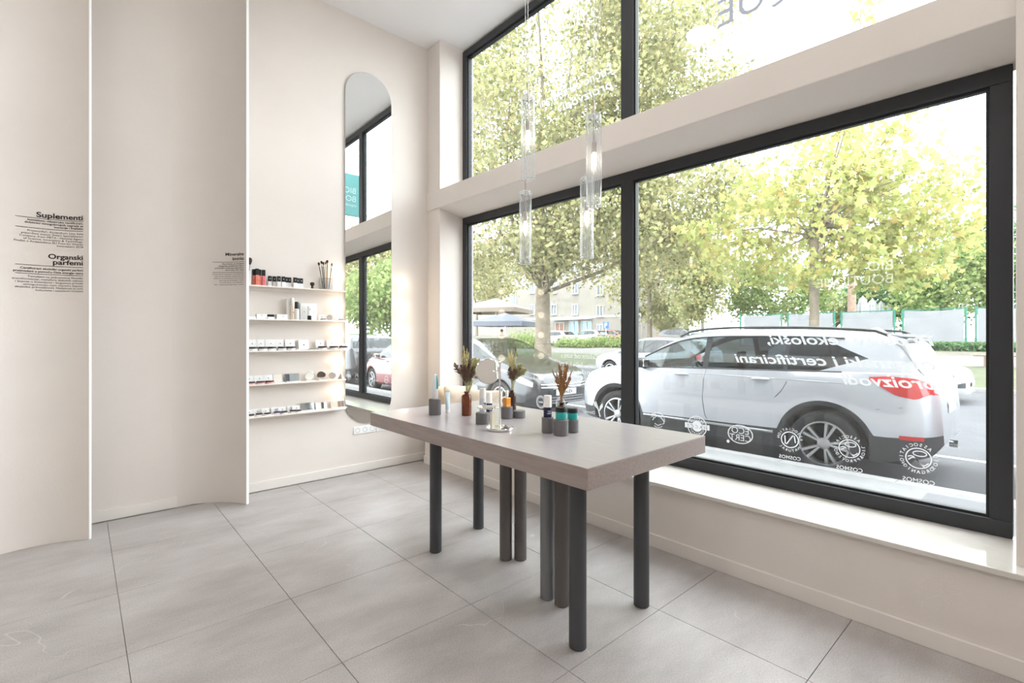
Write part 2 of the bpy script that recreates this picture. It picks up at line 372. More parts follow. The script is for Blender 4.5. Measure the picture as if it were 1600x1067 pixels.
panel_text(PB, .03, [('Mineralna', zy(401.5), .038, .018, .19), ('šminka', zy(408.5), .038, .018, .125),
    ('Više od šminke: prirodni pigmenti', zy(415), .0155, .016, .22), ('obogaćeni certificiranim uljima i', zy(418.2), .0155, .016, .25), ('prirodnim voskovima daju koži ne', zy(421.4), .0155, .016, .28), ('samo boju, već i njegu', zy(424.4), .0155, .016, .19),
    ('Proizvodi bez parabena i sintetičkih boja,', zy(430.8), .014, 0, .30), ('bez mirisa i štetnih konzervansa, nisu', zy(434), .014, 0, .28), ('testirani na životinjama. Svi su sastojci', zy(437), .014, 0, .29),
    ('prirodnog podrijetla i visoke', zy(440.2), .014, 0, .24), ('kvalitete, prikladni i', zy(443.4), .014, 0, .235), ('za najosjetljiviju kožu', zy(446.6), .014, 0, .285)],
    [(zy(411.3), .30), (zy(427.3), .30)], 'printed_text', 'small printed text headed Mineralna šminka beside the shelves')
# ------------------------------------------------------------------ table
TZ = .9
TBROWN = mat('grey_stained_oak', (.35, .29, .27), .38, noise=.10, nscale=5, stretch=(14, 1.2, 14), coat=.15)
TTOP = mat('grey_oak_window_sheen', (.40, .365, .375), .30, noise=.07, nscale=5, stretch=(14, 1.2, 14), coat=.25)  # lighter lilac-grey paints the window's sheen into the table top
LEGM = [mat('dark_slate_stain', (.060, .062, .068), .5, noise=.12, nscale=9, stretch=(1, 1, .2)), mat('brown_grey_stain', (.125, .112, .105), .5, noise=.12, nscale=9, stretch=(1, 1, .2)), mat('pale_grey_stain', (.20, .205, .215), .5, noise=.1, nscale=9, stretch=(1, 1, .2))]
tx0, tx1, ty0, ty1 = 1.582, 2.598, 1.305, 3.33
tbl = thing('display_table', 'long grey oak table with thick top on eight round dark legs', 'table', ((tx0+tx1)/2, (ty0+ty1)/2, 0))
ti = Matrix.Translation(-tbl.location)
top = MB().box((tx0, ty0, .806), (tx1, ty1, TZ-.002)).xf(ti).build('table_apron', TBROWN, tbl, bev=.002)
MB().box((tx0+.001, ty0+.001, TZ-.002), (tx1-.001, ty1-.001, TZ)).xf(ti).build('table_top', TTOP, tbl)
for (x, y), r, k in zip([(1.80,2.80),(2.265,2.93),(2.08,2.40),(2.15,2.335),(1.944,1.89),(1.953,1.79),(1.743,1.497),(2.27,1.50)], [.040,.040,.040,.040,.040,.040,.041,.041], [0,0,1,1,2,1,0,0]):
    MB().cyl((x, y), r, 0, .806, 32, .003).xf(ti).build('leg', LEGM[k], tbl, smooth=40)
# ------------------------------------------------------------------ things on the table
PED = mat('grey_lacquer', (.155, .148, .150), .45, noise=.04, nscale=20)
def pedestal(x, y, d, h, label):
    o = MB().cyl((0, 0), d/2, 0, h, 32, .002).build('display_cylinder', PED, smooth=40, loc=(x, y, TZ)); return tag(o, label, 'display stand', 'grey display cylinders on the table')
TEAL = mat('teal_print', (.0, .33, .38), .35); NAVY = mat('navy_print', (.018, .02, .06), .35); PALEB = mat('pale_blue_tube', (.62, .74, .80), .35)
FROST = mat('frosted_white', (.84, .83, .80), .3); TEALJ = mat('teal_jar', (.03, .42, .38), .3)
AMBER = mat('amber_glass', (.17, .035, .008), .12, coat=.4, noise=.25, nscale=10); AMBD = mat('dark_amber_glass', (.045, .014, .008), .15, coat=.4)
pedestal(1.874, 2.925, .086, .112, 'taller grey cylinder holding a white and teal squeeze bottle')
b = thing('squeeze_bottle', 'white pointed squeeze bottle with a teal panel on a grey cylinder', 'bottle', (1.874, 2.925, TZ+.112))
prof = [(.019,0),(.022,.004),(.0235,.085),(.0225,.118),(.0185,.148),(.012,.166),(.005,.174),(0,.175)]
MB().lathe(prof, n=28, cap=True).build('body', WHITE, b, smooth=60)
pm = MB(); rows = []
for i in range(9):
    z = .072+i*(.166-.072)/8; r = np.interp(z, [p[1] for p in prof], [p[0] for p in prof])+.0008
    rows.append([(r*math.cos(a), r*math.sin(a), z) for a in np.linspace(-1.35-.35*(1-.35*i/8), -1.35+1.25*(1-.2*i/8), 9)])
pm.grid(rows).build('teal_panel', TEAL, b, smooth=60)
b = thing('cream_tube', 'pale blue and white cosmetic tube standing behind the first grey cylinder', 'tube', (1.985, 2.93, TZ))
MB().lathe([(.013,0),(.016,.002),(.016,.028)], n=20).build('cap', WHITE, b, smooth=40)
mb = MB(); rows = []
for i in range(10):
    z = .028+i*.0135; k = i/9; rows.append([(.0165*(1+.25*k)*math.cos(a), .0165*(1-.93*k)*math.sin(a), z) for a in np.linspace(0, 2*PI, 21)])
mb.grid(rows).build('tube_body', PALEB, b, smooth=60)
def flask(x, y, label, m, r, h, nm='amber_bottle'):
    return tag(MB().lathe([(r*.9,0),(r,.004),(r,h*.78),(r*.88,h*.85),(r*.42,h*.89),(r*.40,h*.955),(r*.55,h*.96),(r*.55,h*.99),(r*.3,h*.99),(r*.3,h*.8),(0,h*.8)], n=32).build(nm, m, smooth=45, loc=(x, y, TZ)), label, 'bottle', 'brown glass bottle vases')
flask(2.021, 2.75, 'amber glass bottle vase holding the biggest dried bunch', AMBER, .035, .168)
flask(2.40, 2.70, 'dark brown bottle vase behind the orange perfume', AMBD, .032, .155)
flask(2.20, 2.02, 'dark brown bottle vase behind the navy pump bottle', AMBD, .032, .15)
def bouquet(x, y, z0, label, kinds, seed, mats):
    R = random.Random(seed); t = thing('dried_grass_bunch', label, 'dried plants', (x, y, z0))
    for kind, n, hmin, hmax, spread in kinds:
        for _ in range(n):
            a = R.uniform(0, 2*PI) if kind != 'side' else R.gauss(-.7, .45); hh = R.uniform(hmin, hmax); sp = R.uniform(.2, 1)*spread
            p = [Vector((0, 0, -.04)), Vector((math.cos(a)*sp*.2, math.sin(a)*sp*.2, hh*.35)), Vector((math.cos(a)*sp*.6, math.sin(a)*sp*.6, hh*.7)), Vector((math.cos(a)*sp, math.sin(a)*sp, hh))]
            MB().tube(p, .0011, 5).build('stem', mats[0], t, smooth=60)
            mb = MB(); d = (p[3]-p[2]).normalized()
            L = .13 if kind == 'spike' else .085 if kind == 'fluff' else .07
            w = .011 if kind == 'spike' else .028 if kind == 'fluff' else .032
            for k in range(80 if kind != 'spike' else 60):
                u = R.random(); c = p[3]+d*(u-.85)*L; w2 = w*math.sin(PI*min(.98, .15+.8*u))
                o = Vector((R.gauss(0,1), R.gauss(0,1), R.gauss(.6,.6))).normalized(); q = c+o*w2; s = o.cross(Vector((R.gauss(0,1), R.gauss(0,1), R.gauss(0,1)))).normalized()*.0034
                mb.add([c-s, c+s, q+s*.6+d*.012, q-s*.6+d*.012], [(0,1,2,3)])
            mb.build('seed_head', mats[1+(0 if kind == 'spike' else 1 if kind == 'fluff' else 2)], t, fix=False)
    return t
STEMG = mat('dry_stem', (.50, .50, .24), .8); WHEAT = mat('wheat_tan', (.74, .66, .38), .8, noise=.2, nscale=60); PURP = mat('purple_brown_seed', (.26, .17, .13), .8, noise=.3, nscale=80); OLIVE = mat('olive_seed', (.54, .51, .29), .8, noise=.25, nscale=80); RUST = mat('rust_grass', (.46, .25, .11), .8, noise=.25, nscale=80)
bouquet(2.021, 2.75, TZ+.165, 'biggest dried bunch with wheat and purple heads in the amber bottle', [('spike', 5, .22, .31, .06), ('fluff', 12, .13, .21, .08), ('side', 20, .12, .22, .21)], 3, [STEMG, WHEAT, PURP, OLIVE])
bouquet(2.40, 2.70, TZ+.15, 'dried wheat and olive bunch behind the round table mirror', [('spike', 9, .20, .29, .045), ('fluff', 8, .12, .20, .06), ('side', 9, .12, .18, .10)], 5, [STEMG, WHEAT, PURP, OLIVE])
bouquet(2.20, 2.02, TZ+.145, 'rusty brown dried grass bunch above the navy pump bottle', [('spike', 24, .12, .22, .065)], 8, [RUST, RUST, RUST, RUST])
pedestal(1.907, 2.425, .086, .070, 'low grey cylinder under the white pump bottle beside the mirror')
b = thing('pump_bottle', 'clear capped white bottle with black print on the low grey cylinder', 'bottle', (1.907, 2.425, TZ+.07))
MB().lathe([(.019,0),(.0205,.003),(.0205,.088),(.019,.092)], n=28).build('body', mat('grey_white_label', (.66, .68, .72), .35), b, smooth=40)
MB().lathe([(.019,.092),(.0195,.095),(.0195,.15),(.018,.154)], n=28).build('cap', FROST, b, smooth=40)
mk = MB()
for c in ((0, .06), (.3, .048)):
    mk.tube([(.0215*math.cos(a), .0215*math.sin(a), c[1]+.006*math.sin(3*k)) for k, a in enumerate(np.linspace(-1.5-.5, -1.5+.4, 9))], .0016, 4)
mk.build('printed_mark', PRINT, b)
def duo(x, y, z, r, h, cut, label, low, nm='pump_bottle'):
    b = thing(nm, label, 'bottle', (x, y, z))
    MB().lathe([(r*.93,0),(r,.003),(r,h*cut)], n=28).build('body', low, b, smooth=40)
    MB().lathe([(r,h*cut),(r*.97,h*cut+.002),(r*.95,h-.003),(r*.88,h)], n=28).build('cap', FROST, b, smooth=40)
    mk = MB(); rr = r+.0006
    for dz, w in ((.62, .5), (.52, .35), (.40, .6), (.34, .5)):
        mk.grid([[(rr*math.cos(a), rr*math.sin(a), h*cut*dz+q) for a in np.linspace(-1.9-w, -1.9+w, 7)] for q in (0, .0035)])
    mk.build('printed_mark', mat('grey_print', (.45, .47, .55), .5), b, fix=False)
    return b
duo(2.01, 2.485, TZ, .0195, .185, .62, 'navy bottle with a tall white cap behind the table mirror', NAVY)
pedestal(2.15, 2.47, .080, .079, 'middle grey cylinder under the orange perfume bottle')
b = thing('perfume_bottle', 'small perfume bottle of orange liquid on a grey cylinder', 'bottle', (2.15, 2.47, TZ+.079))
MB().box((-.02, -.02, 0), (.02, .02, .062)).build('flask', mat('orange_perfume', (.75, .30, .04), .12, coat=.5), b, bev=.004)
MB().lathe([(.008,.062),(.008,.07),(.011,.071),(.011,.108),(.009,.11)], n=20).build('cap', FROST, b, smooth=40)
pedestal(2.235, 2.44, .085, .048, 'lowest grey cylinder with nothing on it')
# round vanity mirror on a stand
b = thing('table_mirror', 'round tilted chrome table mirror on a pole with tray base', 'mirror', (1.86, 2.20, TZ))
MB().lathe([(.074,0),(.080,.003),(.081,.014),(.078,.016),(.076,.008),(0,.007)], n=40).build('base_tray', CHROME, b, smooth=40)
MB().tube([(0,.0,.006),(0,.0,.39)], .0055, 12).build('pole', CHROME, b, smooth=40)
MB().lathe([(.0085,.385),(.0085,.40),(.004,.404)], n=14).build('pole_cap', CHROME, b, smooth=40)
mb = MB().lathe([(0,.0),(.050,.0),(.056,.003),(.056,.011),(.053,.012),(.051,.004),(0,.004)], n=32, cap=False); mb.xf(Matrix.Translation((-.056, .052, .125))); mb.tube([(0,0,.129),(-.03,.028,.129)], .003, 8)
mb.build('side_tray', CHROME, b, smooth=40)
M = Matrix.Translation((-.045, .055, .345)) @ Matrix.Rotation(-.35, 4, 'Z') @ Matrix.Rotation(math.radians(84), 4, 'X')
MB().lathe([(0,-.004),(.072,-.004),(.077,0),(.072,.004),(.0715,.004)], n=40, cap=False).xf(M).build('mirror_rim', CHROME, b, smooth=40)
MB().lathe([(0,.0041),(.0712,.0041)], n=40, cap=False).xf(M).build('mirror_glass', MIRROR, b)
MB().tube([(0,0,.348),(-.02,.024,.346)], .004, 8).build('hinge_arm', CHROME, b, smooth=40)
tag(MB().box((-.013,-.011,0),(.013,.011,.105)).build('cream_bottle', mat('cream_liquid', (.72, .68, .54), .25), bev=.003, loc=(1.815, 2.215, TZ+.0078)), 'pale cream rectangular bottle standing in the mirror tray', 'bottle')
# right hand group
pedestal(2.008, 1.95, .068, .089, 'grey cylinder under the navy and white pump bottle')
duo(2.008, 1.95, TZ+.089, .0235, .124, .47, 'navy and white pump bottle on a grey cylinder near the teal jars', NAVY)
pedestal(2.012, 1.85, .083, .088, 'front grey cylinder under the larger teal jar')
pedestal(2.125, 1.865, .070, .072, 'grey cylinder under the smaller teal jar')
def jar(x, y, z, r, h, label):
    b = thing('cream_jar', label, 'jar', (x, y, z), group='teal jars with black lids')
    MB().lathe([(r*.9,0),(r,.004),(r,h*.60),(r*.9,h*.63)], n=32).build('pot', TEALJ, b, smooth=40)
    MB().lathe([(r*1.03,h*.63),(r*1.04,h*.66),(r*1.04,h*.96),(r,h)], n=32).build('lid', BLACK, b, smooth=40)
    mk = MB(); rr = r+.0006
    for dz, w in ((.42, .5), (.30, .75), (.22, .6)):
        mk.grid([[(rr*math.cos(a), rr*math.sin(a), h*dz+q) for a in np.linspace(-1.9-w, -1.9+w, 9)] for q in (0, .003)])
    mk.build('printed_mark', TEAL, b, fix=False)
jar(2.012, 1.85, TZ+.088, .030, .068, 'larger teal jar with black lid on the front cylinder')
jar(2.125, 1.865, TZ+.072, .029, .066, 'smaller teal jar with black lid behind the front one')
# ------------------------------------------------------------------ wall mirror, bulbs, sockets
mx0, mx1, mz0, mz1 = 2.085, 2.62, .515, 4.31
def stadium(x0, x1, z0, z1, n=20):
    r = (x1-x0)/2; cx = (x0+x1)/2
    return [(cx+r*math.cos(a), z1-r+r*math.sin(a)) for a in np.linspace(0, PI, n)]+[(cx+r*math.cos(a), z0+r+r*math.sin(a)) for a in np.linspace(PI, 2*PI, n)]
wm = thing('wall_mirror', 'tall frameless mirror with rounded ends on the back wall', 'mirror', ((mx0+mx1)/2, YB-.012, mz0))
iv = Matrix.Translation(-wm.location)
MB().prism(stadium(mx0, mx1, mz0, mz1), YB-.018, YB-.001, 'y').xf(iv).build('edge', mat('mirror_edge', (.45, .47, .47), .3), wm)
MB().prism(stadium(mx0+.003, mx1-.003, mz0+.003, mz1-.003), YB-.0192, YB-.018, 'y').xf(iv).build('silvered_face', MIRROR, wm)
BULB = mat('lit_bulb', (1, .9, .78), .4, emit=BULB_E, ecol=(1, .80, .60))
def vanity_bulb(x, z, label):
    t = thing('vanity_bulb', label, 'bulb', (x, YB, z), group='round vanity bulbs beside the wall mirror')
    M = Matrix.Rotation(PI/2, 4, 'X')
    MB().lathe([(.030,.0),(.030,.006),(.022,.012),(.022,.03)], n=24).xf(M).build('lamp_holder', WHITE, t, smooth=40)
    MB().sphere((0, 0, .067), .045, 24, 14).xf(M).build('globe', BULB, t, smooth=80)
for i, z in enumerate((2.085, 1.76, 1.472, 1.175, .868)): vanity_bulb(2.0, z, f'lit round bulb left of the tall mirror, {ORD[i]} from the top')
for i, z in enumerate((2.06, 1.765, 1.465, 1.165)): vanity_bulb(2.745, z, f'lit round bulb right of the tall mirror, {ORD[i]} from the top')
def socket(x0, x1, z0, z1, n, label):
    t = thing('wall_socket', label, 'socket', ((x0+x1)/2, YB, z0)); iv = Matrix.Translation(-t.location)
    MB().box((x0, YB-.01, z0), (x1, YB, z1)).xf(iv).build('cover_plate', WHITE, t, bev=.003)
    w = (x1-x0)/n
    for k in range(n):
        c = (x0+w*(k+.5), (z0+z1)/2); M = iv @ Matrix.Translation((c[0], YB-.0102, c[1])) @ Matrix.Rotation(PI/2, 4, 'X')
        i = MB().lathe([(.026,0),(.026,.001),(.021,.001),(.019,-.006),(0,-.006)], n=24, cap=False).xf(M).build('outlet', mat('socket_grey', (.55, .55, .56), .4), t, smooth=40)
        h = MB()
        for s in (-1, 1): h.lathe([(.0032,-.0058),(.0032,-.005)], (s*.0095, 0, 0), 10)
        h.xf(M).build('pin_hole', BLACK, i)
socket(2.185, 2.435, .405, .488, 3, 'white triple power socket under the wall mirror')
socket(2.442, 2.62, .408, .49, 2, 'white double power socket behind the table corner')
# ------------------------------------------------------------------ shelves and cosmetics
SHZ = [1.925, 1.615, 1.320, 1.012, .715]; SHY = 4.885
SHM = mat('warm_white_metal', (.86, .80, .74), .4)
names = ['topmost', 'second highest', 'middle', 'second lowest', 'lowest']
for i, z in enumerate(SHZ):
    r = .045; x0, x1 = 1.10, 2.07
    poly = [(x0, YB), (x0, SHY), (x1-r, SHY)]+[(x1-r+r*math.sin(a), SHY+r-r*math.cos(a)) for a in np.linspace(.2, PI/2, 6)]+[(x1, YB)]
    t = thing('wall_shelf', f'thin cream wall shelf of cosmetics, {names[i]} of the five', 'shelf', (1.58, YB, z), group='wall shelves'); iv = Matrix.Translation(-t.location)
    MB().prism(poly, z-.012, z).xf(iv).build('board', SHM, t, bev=.002)
    MB().box((x0, YB-.006, z-.04), (x1-.05, YB, z-.012)).xf(iv).build('back_flange', SHM, t)
CORAL = mat('coral_gloss', (.72, .22, .15), .2, coat=.5); PINK = mat('pink_gloss', (.72, .17, .20), .2, coat=.5); CLEARB = mat('milky_bottle', (.80, .80, .81), .15, coat=.4)
ACR = pane_mat('clear_acrylic', (.93, .94, .94), 1.4, haze=.08); CARD = mat('white_card', (.88, .88, .87), .5); BRIST = mat('brush_hair', (.05, .022, .014), .8, noise=.3, nscale=120)
GOLD = mat('brass_ferrule', (.50, .34, .17), .3, 1); SILV = mat('silver_cap', (.72, .71, .69), .25, 1); BEIGE = mat('beige_fluid', (.74, .62, .50), .3); DARKP = mat('dark_pot', (.035, .02, .022), .3); GREYC = mat('grey_card', (.55, .54, .53), .5)
def sx(px, sh, Y): return onY(px, 480+40*sh, Y).x
def dot(par, x, y, z, r=.0035): MB().lathe([(0,0),(r,0),(r,.0006),(0,.0006)], n=10, cap=False).xf(Matrix.Translation((x, y, z)) @ Matrix.Rotation(PI/2, 4, 'X')).build('printed_dot', PRINT, par)
P2M = 5.3/FPX
z = SHZ[0]
# top shelf
x = sx(389.3, 0, 4.94); t = thing('powder_brush', 'powder brush with dark hair standing in a white cup at the shelf end', 'brush', (x, 4.945, z))
MB().lathe([(.020,0),(.022,.003),(.022,.13),(.019,.13),(.019,.02),(0,.02)], n=24).build('cup', WHITE, t, smooth=40)
MB().lathe([(.004,.022),(.005,.15),(.011,.165),(.014,.185)], n=14).build('handle', SILV, t, smooth=40)
MB().lathe([(.014,.185),(.024,.215),(.026,.235),(.018,.25),(0,.254)], n=18).build('bristles', BRIST, t, smooth=50)
for i, (px, m, h, dy) in enumerate([(397, CORAL, .148, 0), (400.6, CORAL, .152, -.03), (405.4, CORAL, .15, 0), (411.4, PINK, .148, -.012)]):
    t = thing('lip_gloss', f'{["coral", "coral", "coral", "pink"][i]} lip gloss tube with black cap, {ORD[i]} from the brush cup', 'lip gloss', (sx(px, 0, 4.94), 4.945+dy, z), group='lip gloss tubes on the top shelf')
    MB().box((-.0135, -.0135, 0), (.0135, .0135, h*.62)).build('tube', m, t, bev=.003); MB().box((-.014, -.014, h*.62), (.014, .014, h)).build('cap', BLACK, t, bev=.002); dot(t, 0, -.0142, h*.3)
for i, px in enumerate([422.6, 429.6, 434.9, 442, 448.5, 453.2, 460.3, 466, 471.6]):
    dy = -.02 if i in (2, 3, 6) else .015
    t = thing('nail_polish', f'white nail polish with black cap on the top shelf, {ORD[i]} of nine from the left', 'nail polish', (sx(px, 0, 4.93), 4.935+dy, z), group='nail polishes on the top shelf')
    MB().box((-.017, -.012, 0), (.017, .012, .047)).build('bottle', CLEARB, t, bev=.004); MB().box((-.016, -.011, .047), (.016, .011, .098)).build('cap', BLACK, t, bev=.003)
    MB().lathe([(0,0),(.004,0)], n=8, cap=False).xf(Matrix.Translation((0, -.0117, .072)) @ Matrix.Rotation(PI/2, 4, 'X')).build('printed_dot', WHITE, t)
t = thing('kabuki_brush', 'short dark kabuki brush standing on the top shelf', 'brush', (sx(488, 0, 4.93), 4.93, z))
MB().lathe([(.013,0),(.014,.003),(.010,.024)], n=20).build('handle', DARKP, t, smooth=40); MB().lathe([(.010,.024),(.021,.045),(.022,.055),(.015,.064),(0,.066)], n=20).build('bristles', BRIST, t, smooth=50)
x = sx(512, 0, 4.94); t = thing('brush_stand', 'clear acrylic stand for makeup brushes at the right shelf end', 'stand', (x, 4.945, z))
for a in ((-.072,-.03,.0,.045,.03,.004), (-.072,-.03,.0,-.069,.03,.125), (.042,-.03,.0,.045,.03,.125), (-.072,.027,.0,.045,.03,.125)):
    MB().box(a[:3], a[3:]).build('acrylic_sheet', ACR, t)
MB().box((-.03, .02, .006), (.04, .025, .115)).build('insert_card', mat('grey_lilac_card', (.66, .64, .66), .5), t)
for i, (px, py, m, s) in enumerate([(498, 426, BRIST, .011), (502.5, 423.5, BRIST, .010), (505.8, 424.5, BRIST, .009), (508.5, 424, GOLD, .009), (511.5, 421.5, BRIST, .012), (519, 425, GOLD, .009)]):
    hx = sx(px, 0, 4.94)-x; hz = EYE+(HZN-py)*5.53/FPX-z; bx = hx*.45-.005
    b = thing('makeup_brush', f'makeup brush in the acrylic stand, {ORD[i]} from the left', 'brush', (x, 4.945, z+.005), group='makeup brushes in the acrylic stand')
    p0 = Vector((bx, -.008+.006*(i % 3), .005)); p1 = Vector((hx, -.008+.006*(i % 3), hz)); d = (p1-p0).normalized()
    MB().tube([p0, p1-d*.035], [.003, .0042], 8).build('handle', BLACK if i != 3 else GOLD, b, smooth=50); MB().tube([p1-d*.036, p1-d*.016], [.0045, s*.6], 10).build('ferrule', SILV if i % 2 else GOLD, b, smooth=50)
    MB().tube([p1-d*.016, p1-d*.004, p1+d*.008, p1+d*.014], [s*.6, s, s*.9, s*.25], 10).build('bristles', BRIST if m is BRIST else mat('tan_hair', (.20, .11, .045), .8), b, smooth=50)
# second shelf
z = SHZ[1]
def flatbox(px0, px1, h, d, label, sh, m=CARD, lid=None, dots=(), Y=4.925, cat='box'):
    xa, xb = sx(px0, sh, Y-d/2), sx(px1, sh, Y-d/2); t = thing('cosmetics_box', label, cat, ((xa+xb)/2, Y, SHZ[sh])); w = (xb-xa)/2
    MB().box((-w, -d/2, 0), (w, d/2, h)).build('carton', m, t, bev=.0015)
    if lid: MB().box((-w-.0005, -d/2-.0005, h*.5), (w+.0005, d/2+.0005, h+.001)).build('lid', lid, t, bev=.0015)
    for u, v in dots: dot(t, w*u, -d/2-.0004, h*v, .0035)
    return t
flatbox(387.5, 400, .020, .06, 'flat white compact box at the left end of the second shelf', 1)
flatbox(401, 417.5, .045, .05, 'long low white carton with small dots on the second shelf', 1, dots=((.0, .7), (.8, .2)))
flatbox(418.5, 428.5, .042, .05, 'low white carton with a black lid on the second shelf', 1, lid=BLACK)
flatbox(432.5, 449.5, .046, .06, 'low white carton left of the tall bottles', 1, dots=((.2, .6),))
flatbox(448.5, 453, .20, .05, 'tall narrow white carton behind the silver topped bottle', 1, Y=4.965)
t = thing('foundation_bottle', 'tall beige bottle with silver top on the second shelf', 'bottle', (sx(456.5, 1, 4.93), 4.925, z))
MB().lathe([(.017,0),(.019,.003),(.019,.135)], n=24).build('body', BEIGE, t, smooth=40); MB().lathe([(.0195,.135),(.0195,.205),(.018,.208)], n=24).build('cap', SILV, t, smooth=40); dot(t, .003, -.0195, .07, .005)
t = thing('foundation_bottle', 'white bottle with tall black cap on the second shelf', 'bottle', (sx(463.3, 1, 4.93), 4.925, z))
MB().lathe([(.021,0),(.0225,.003),(.0225,.10),(.017,.106)], n=24).build('body', WHITE, t, smooth=40); MB().lathe([(.0165,.106),(.0165,.172),(.015,.174)], n=24).build('cap', BLACK, t, smooth=40)
t = flatbox(469.5, 495, .165, .03, 'large white display carton with three dots on the second shelf', 1, dots=((-.55, .5), (.65, .5)), Y=4.97)
t = thing('foundation_bottle', 'small white bottle with black base before the large carton', 'bottle', (sx(483.2, 1, 4.92), 4.915, z))
MB().lathe([(.018,0),(.019,.002),(.019,.042)], n=20).build('base_cap', BLACK, t, smooth=40); MB().lathe([(.0185,.042),(.0185,.132),(.017,.135)], n=20).build('body', WHITE, t, smooth=40); dot(t, 0, -.0188, .105, .005)
def card_pot(px, sh, label, group, w=.075, h=.06, potr=.026, poth=.022, lid=DARKP, tilt=.12, pot=WHITE, dx=.006, Y=4.945, nm='mineral_powder'):
    t = thing(nm, label, 'cosmetics', (sx(px, sh, Y), Y, SHZ[sh]), group=group)
    c = MB().box((-w/2, 0, 0), (w/2, .003, h)); c.xf(Matrix.Translation((0, .012, 0)) @ Matrix.Rotation(-tilt, 4, 'X')); c.build('display_card', CARD, t)
    MB().lathe([(potr*.95,0),(potr,.002),(potr,poth*.55)], (dx, -.02, 0), 24).build('pot', pot, t, smooth=40)
    MB().lathe([(potr*1.03,poth*.55),(potr*1.04,poth*.6),(potr*1.04,poth*.95),(potr,poth)], (dx, -.02, 0), 24).build('lid', lid, t, smooth=40)
    dot(t, .0, .0045, h*.62, .0045)
    return t
card_pot(503.3, 1, 'white card and dark pot left of the round grey lid', 'card and pot displays on the second shelf', .06, .058, .027, .016)
t = thing('round_compact', 'round grey compact lid propped upright on the second shelf', 'compact', (sx(515, 1, 4.94), 4.94, z))
M = Matrix.Translation((0, 0, .0305)) @ Matrix.Rotation(PI/2+.12, 4, 'X')
MB().lathe([(0,-.004),(.028,-.004),(.030,-.002),(.030,.002),(.028,.004),(0,.004)], n=28, cap=False).xf(M).build('lid', mat('satin_grey', (.42, .39, .37), .35), t, smooth=40); MB().box((-.03, -.02, 0), (.03, .02, .004)).build('tray', WHITE, t)
card_pot(531, 1, 'white card and brown pot at the right end of the second shelf', 'card and pot displays on the second shelf', .06, .05, .027, .016, mat('brown_lid', (.16, .07, .04), .35))
# middle shelf
for i, px in enumerate([394.5, 408, 423.5, 438, 454]): card_pot(px, 2, f'white card with dark lidded powder pot on the middle shelf, {ORD[i]} from the left', 'powder pots on the middle shelf', .09 if i not in (1, 3) else .072, .105, .038, .036, dx=.012 if i in (1, 3) else 0)
t = thing('powder_carton', 'square white carton tilted back on the middle shelf', 'box', (sx(475.5, 2, 4.94), 4.945, SHZ[2]))
MB().box((-.05, 0, 0), (.05, .022, .098)).xf(Matrix.Translation((0, 0, .0035)) @ Matrix.Rotation(-.22, 4, 'X')).build('carton', CARD, t, bev=.001); dot(t, 0, .0085, .05, .006)
for i, (px, wd) in enumerate(((466, .05), (487, .06))):
    t = thing('flat_compact', f'{["first", "second"][i]} flat white compact with black lid before the tilted carton', 'compact', (sx(px, 2, 4.91), 4.908, SHZ[2]))
    MB().box((-wd/2, -.02, 0), (wd/2, .016, .006)).build('tray', WHITE, t, bev=.001); MB().box((-wd/2, -.02, .006), (wd/2, .016, .010)).build('lid', BLACK if i else WHITE, t, bev=.001)
for i, px in enumerate([501, 518.5, 533.5]): card_pot(px, 2, f'grey white card and low dark pot right of the tilted carton, {ORD[i]} of three', 'low pots right of the tilted carton', .085, .098 if i < 2 else .06, .040, .034, dx=.012)
# second lowest shelf
for i, px in enumerate([389.5, 405.5, 419.5]): card_pot(px, 3, f'small white card and blush pot on the second lowest shelf, {ORD[i]} from the left', 'blush pots on the second lowest shelf', .082, .078, .036, .026, pot=mat('blush_pot', (.75, .42, .40), .35))
def palette(px0, px1, sh, h, label, pans, frame, tilt=.25, back=None):
    Y = 4.95; xa, xb = sx(px0, sh, Y), sx(px1, sh, Y); w = xb-xa
    t = thing('makeup_palette', label, 'palette', ((xa+xb)/2, Y, SHZ[sh]))
    M = Matrix.Translation((0, .012, .001)) @ Matrix.Rotation(-tilt, 4, 'X')
    MB().box((-w/2, 0, 0), (w/2, .005, h)).xf(M).build('open_lid', frame, t, bev=.001)
    n = len(pans)
    for k, c in enumerate(pans): MB().box((-w/2+.005+k*(w-.01)/n, -.0015, .006), (-w/2+.002+(k+1)*(w-.01)/n, 0, h-.006)).xf(M).build('pan', c, t)
    MB().box((-w/2, -.045, 0), (w/2, .008, .006)).build('base_tray', WHITE if frame is not BLACK else BLACK, t, bev=.001)
    return t
SH1 = mat('shadow_charcoal', (.07, .075, .085), .6); SH2 = mat('shadow_sage', (.30, .33, .33), .6); SH3 = mat('shadow_rose', (.62, .48, .42), .6); SH4 = mat('shadow_taupe', (.20, .15, .12), .6); SH5 = mat('shadow_cream', (.76, .70, .62), .6)
palette(427.5, 442.5, 3, .085, 'open beige makeup palette left of the grey eyeshadow palette', [SH5], GREYC)
palette(446, 469, 3, .082, 'open palette of charcoal and sage eyeshadows', [SH1, SH2, SH2], mat('pewter', (.38, .37, .35), .4))
def disc(px, py, r, label, face, sh, rim=SILV):
    Y = 4.945; t = thing('pressed_powder', label, 'compact', (sx(px, sh, Y), Y, SHZ[sh])); M = Matrix.Translation((0, .008, r+.003)) @ Matrix.Rotation(PI/2+.15, 4, 'X')
    MB().lathe([(0,-.004),(r*.95,-.004),(r,-.002),(r,.002),(r*.93,.003),(r*.93,.001)], n=32, cap=False).xf(M).build('case', rim, t, smooth=40)
    MB().lathe([(0,.0012),(r*.92,.0012)], n=32, cap=False).xf(M).build('face', face, t)
    MB().box((-r*.9, -.03, 0), (r*.9, .012, .004)).build('card_base', CARD, t); return t
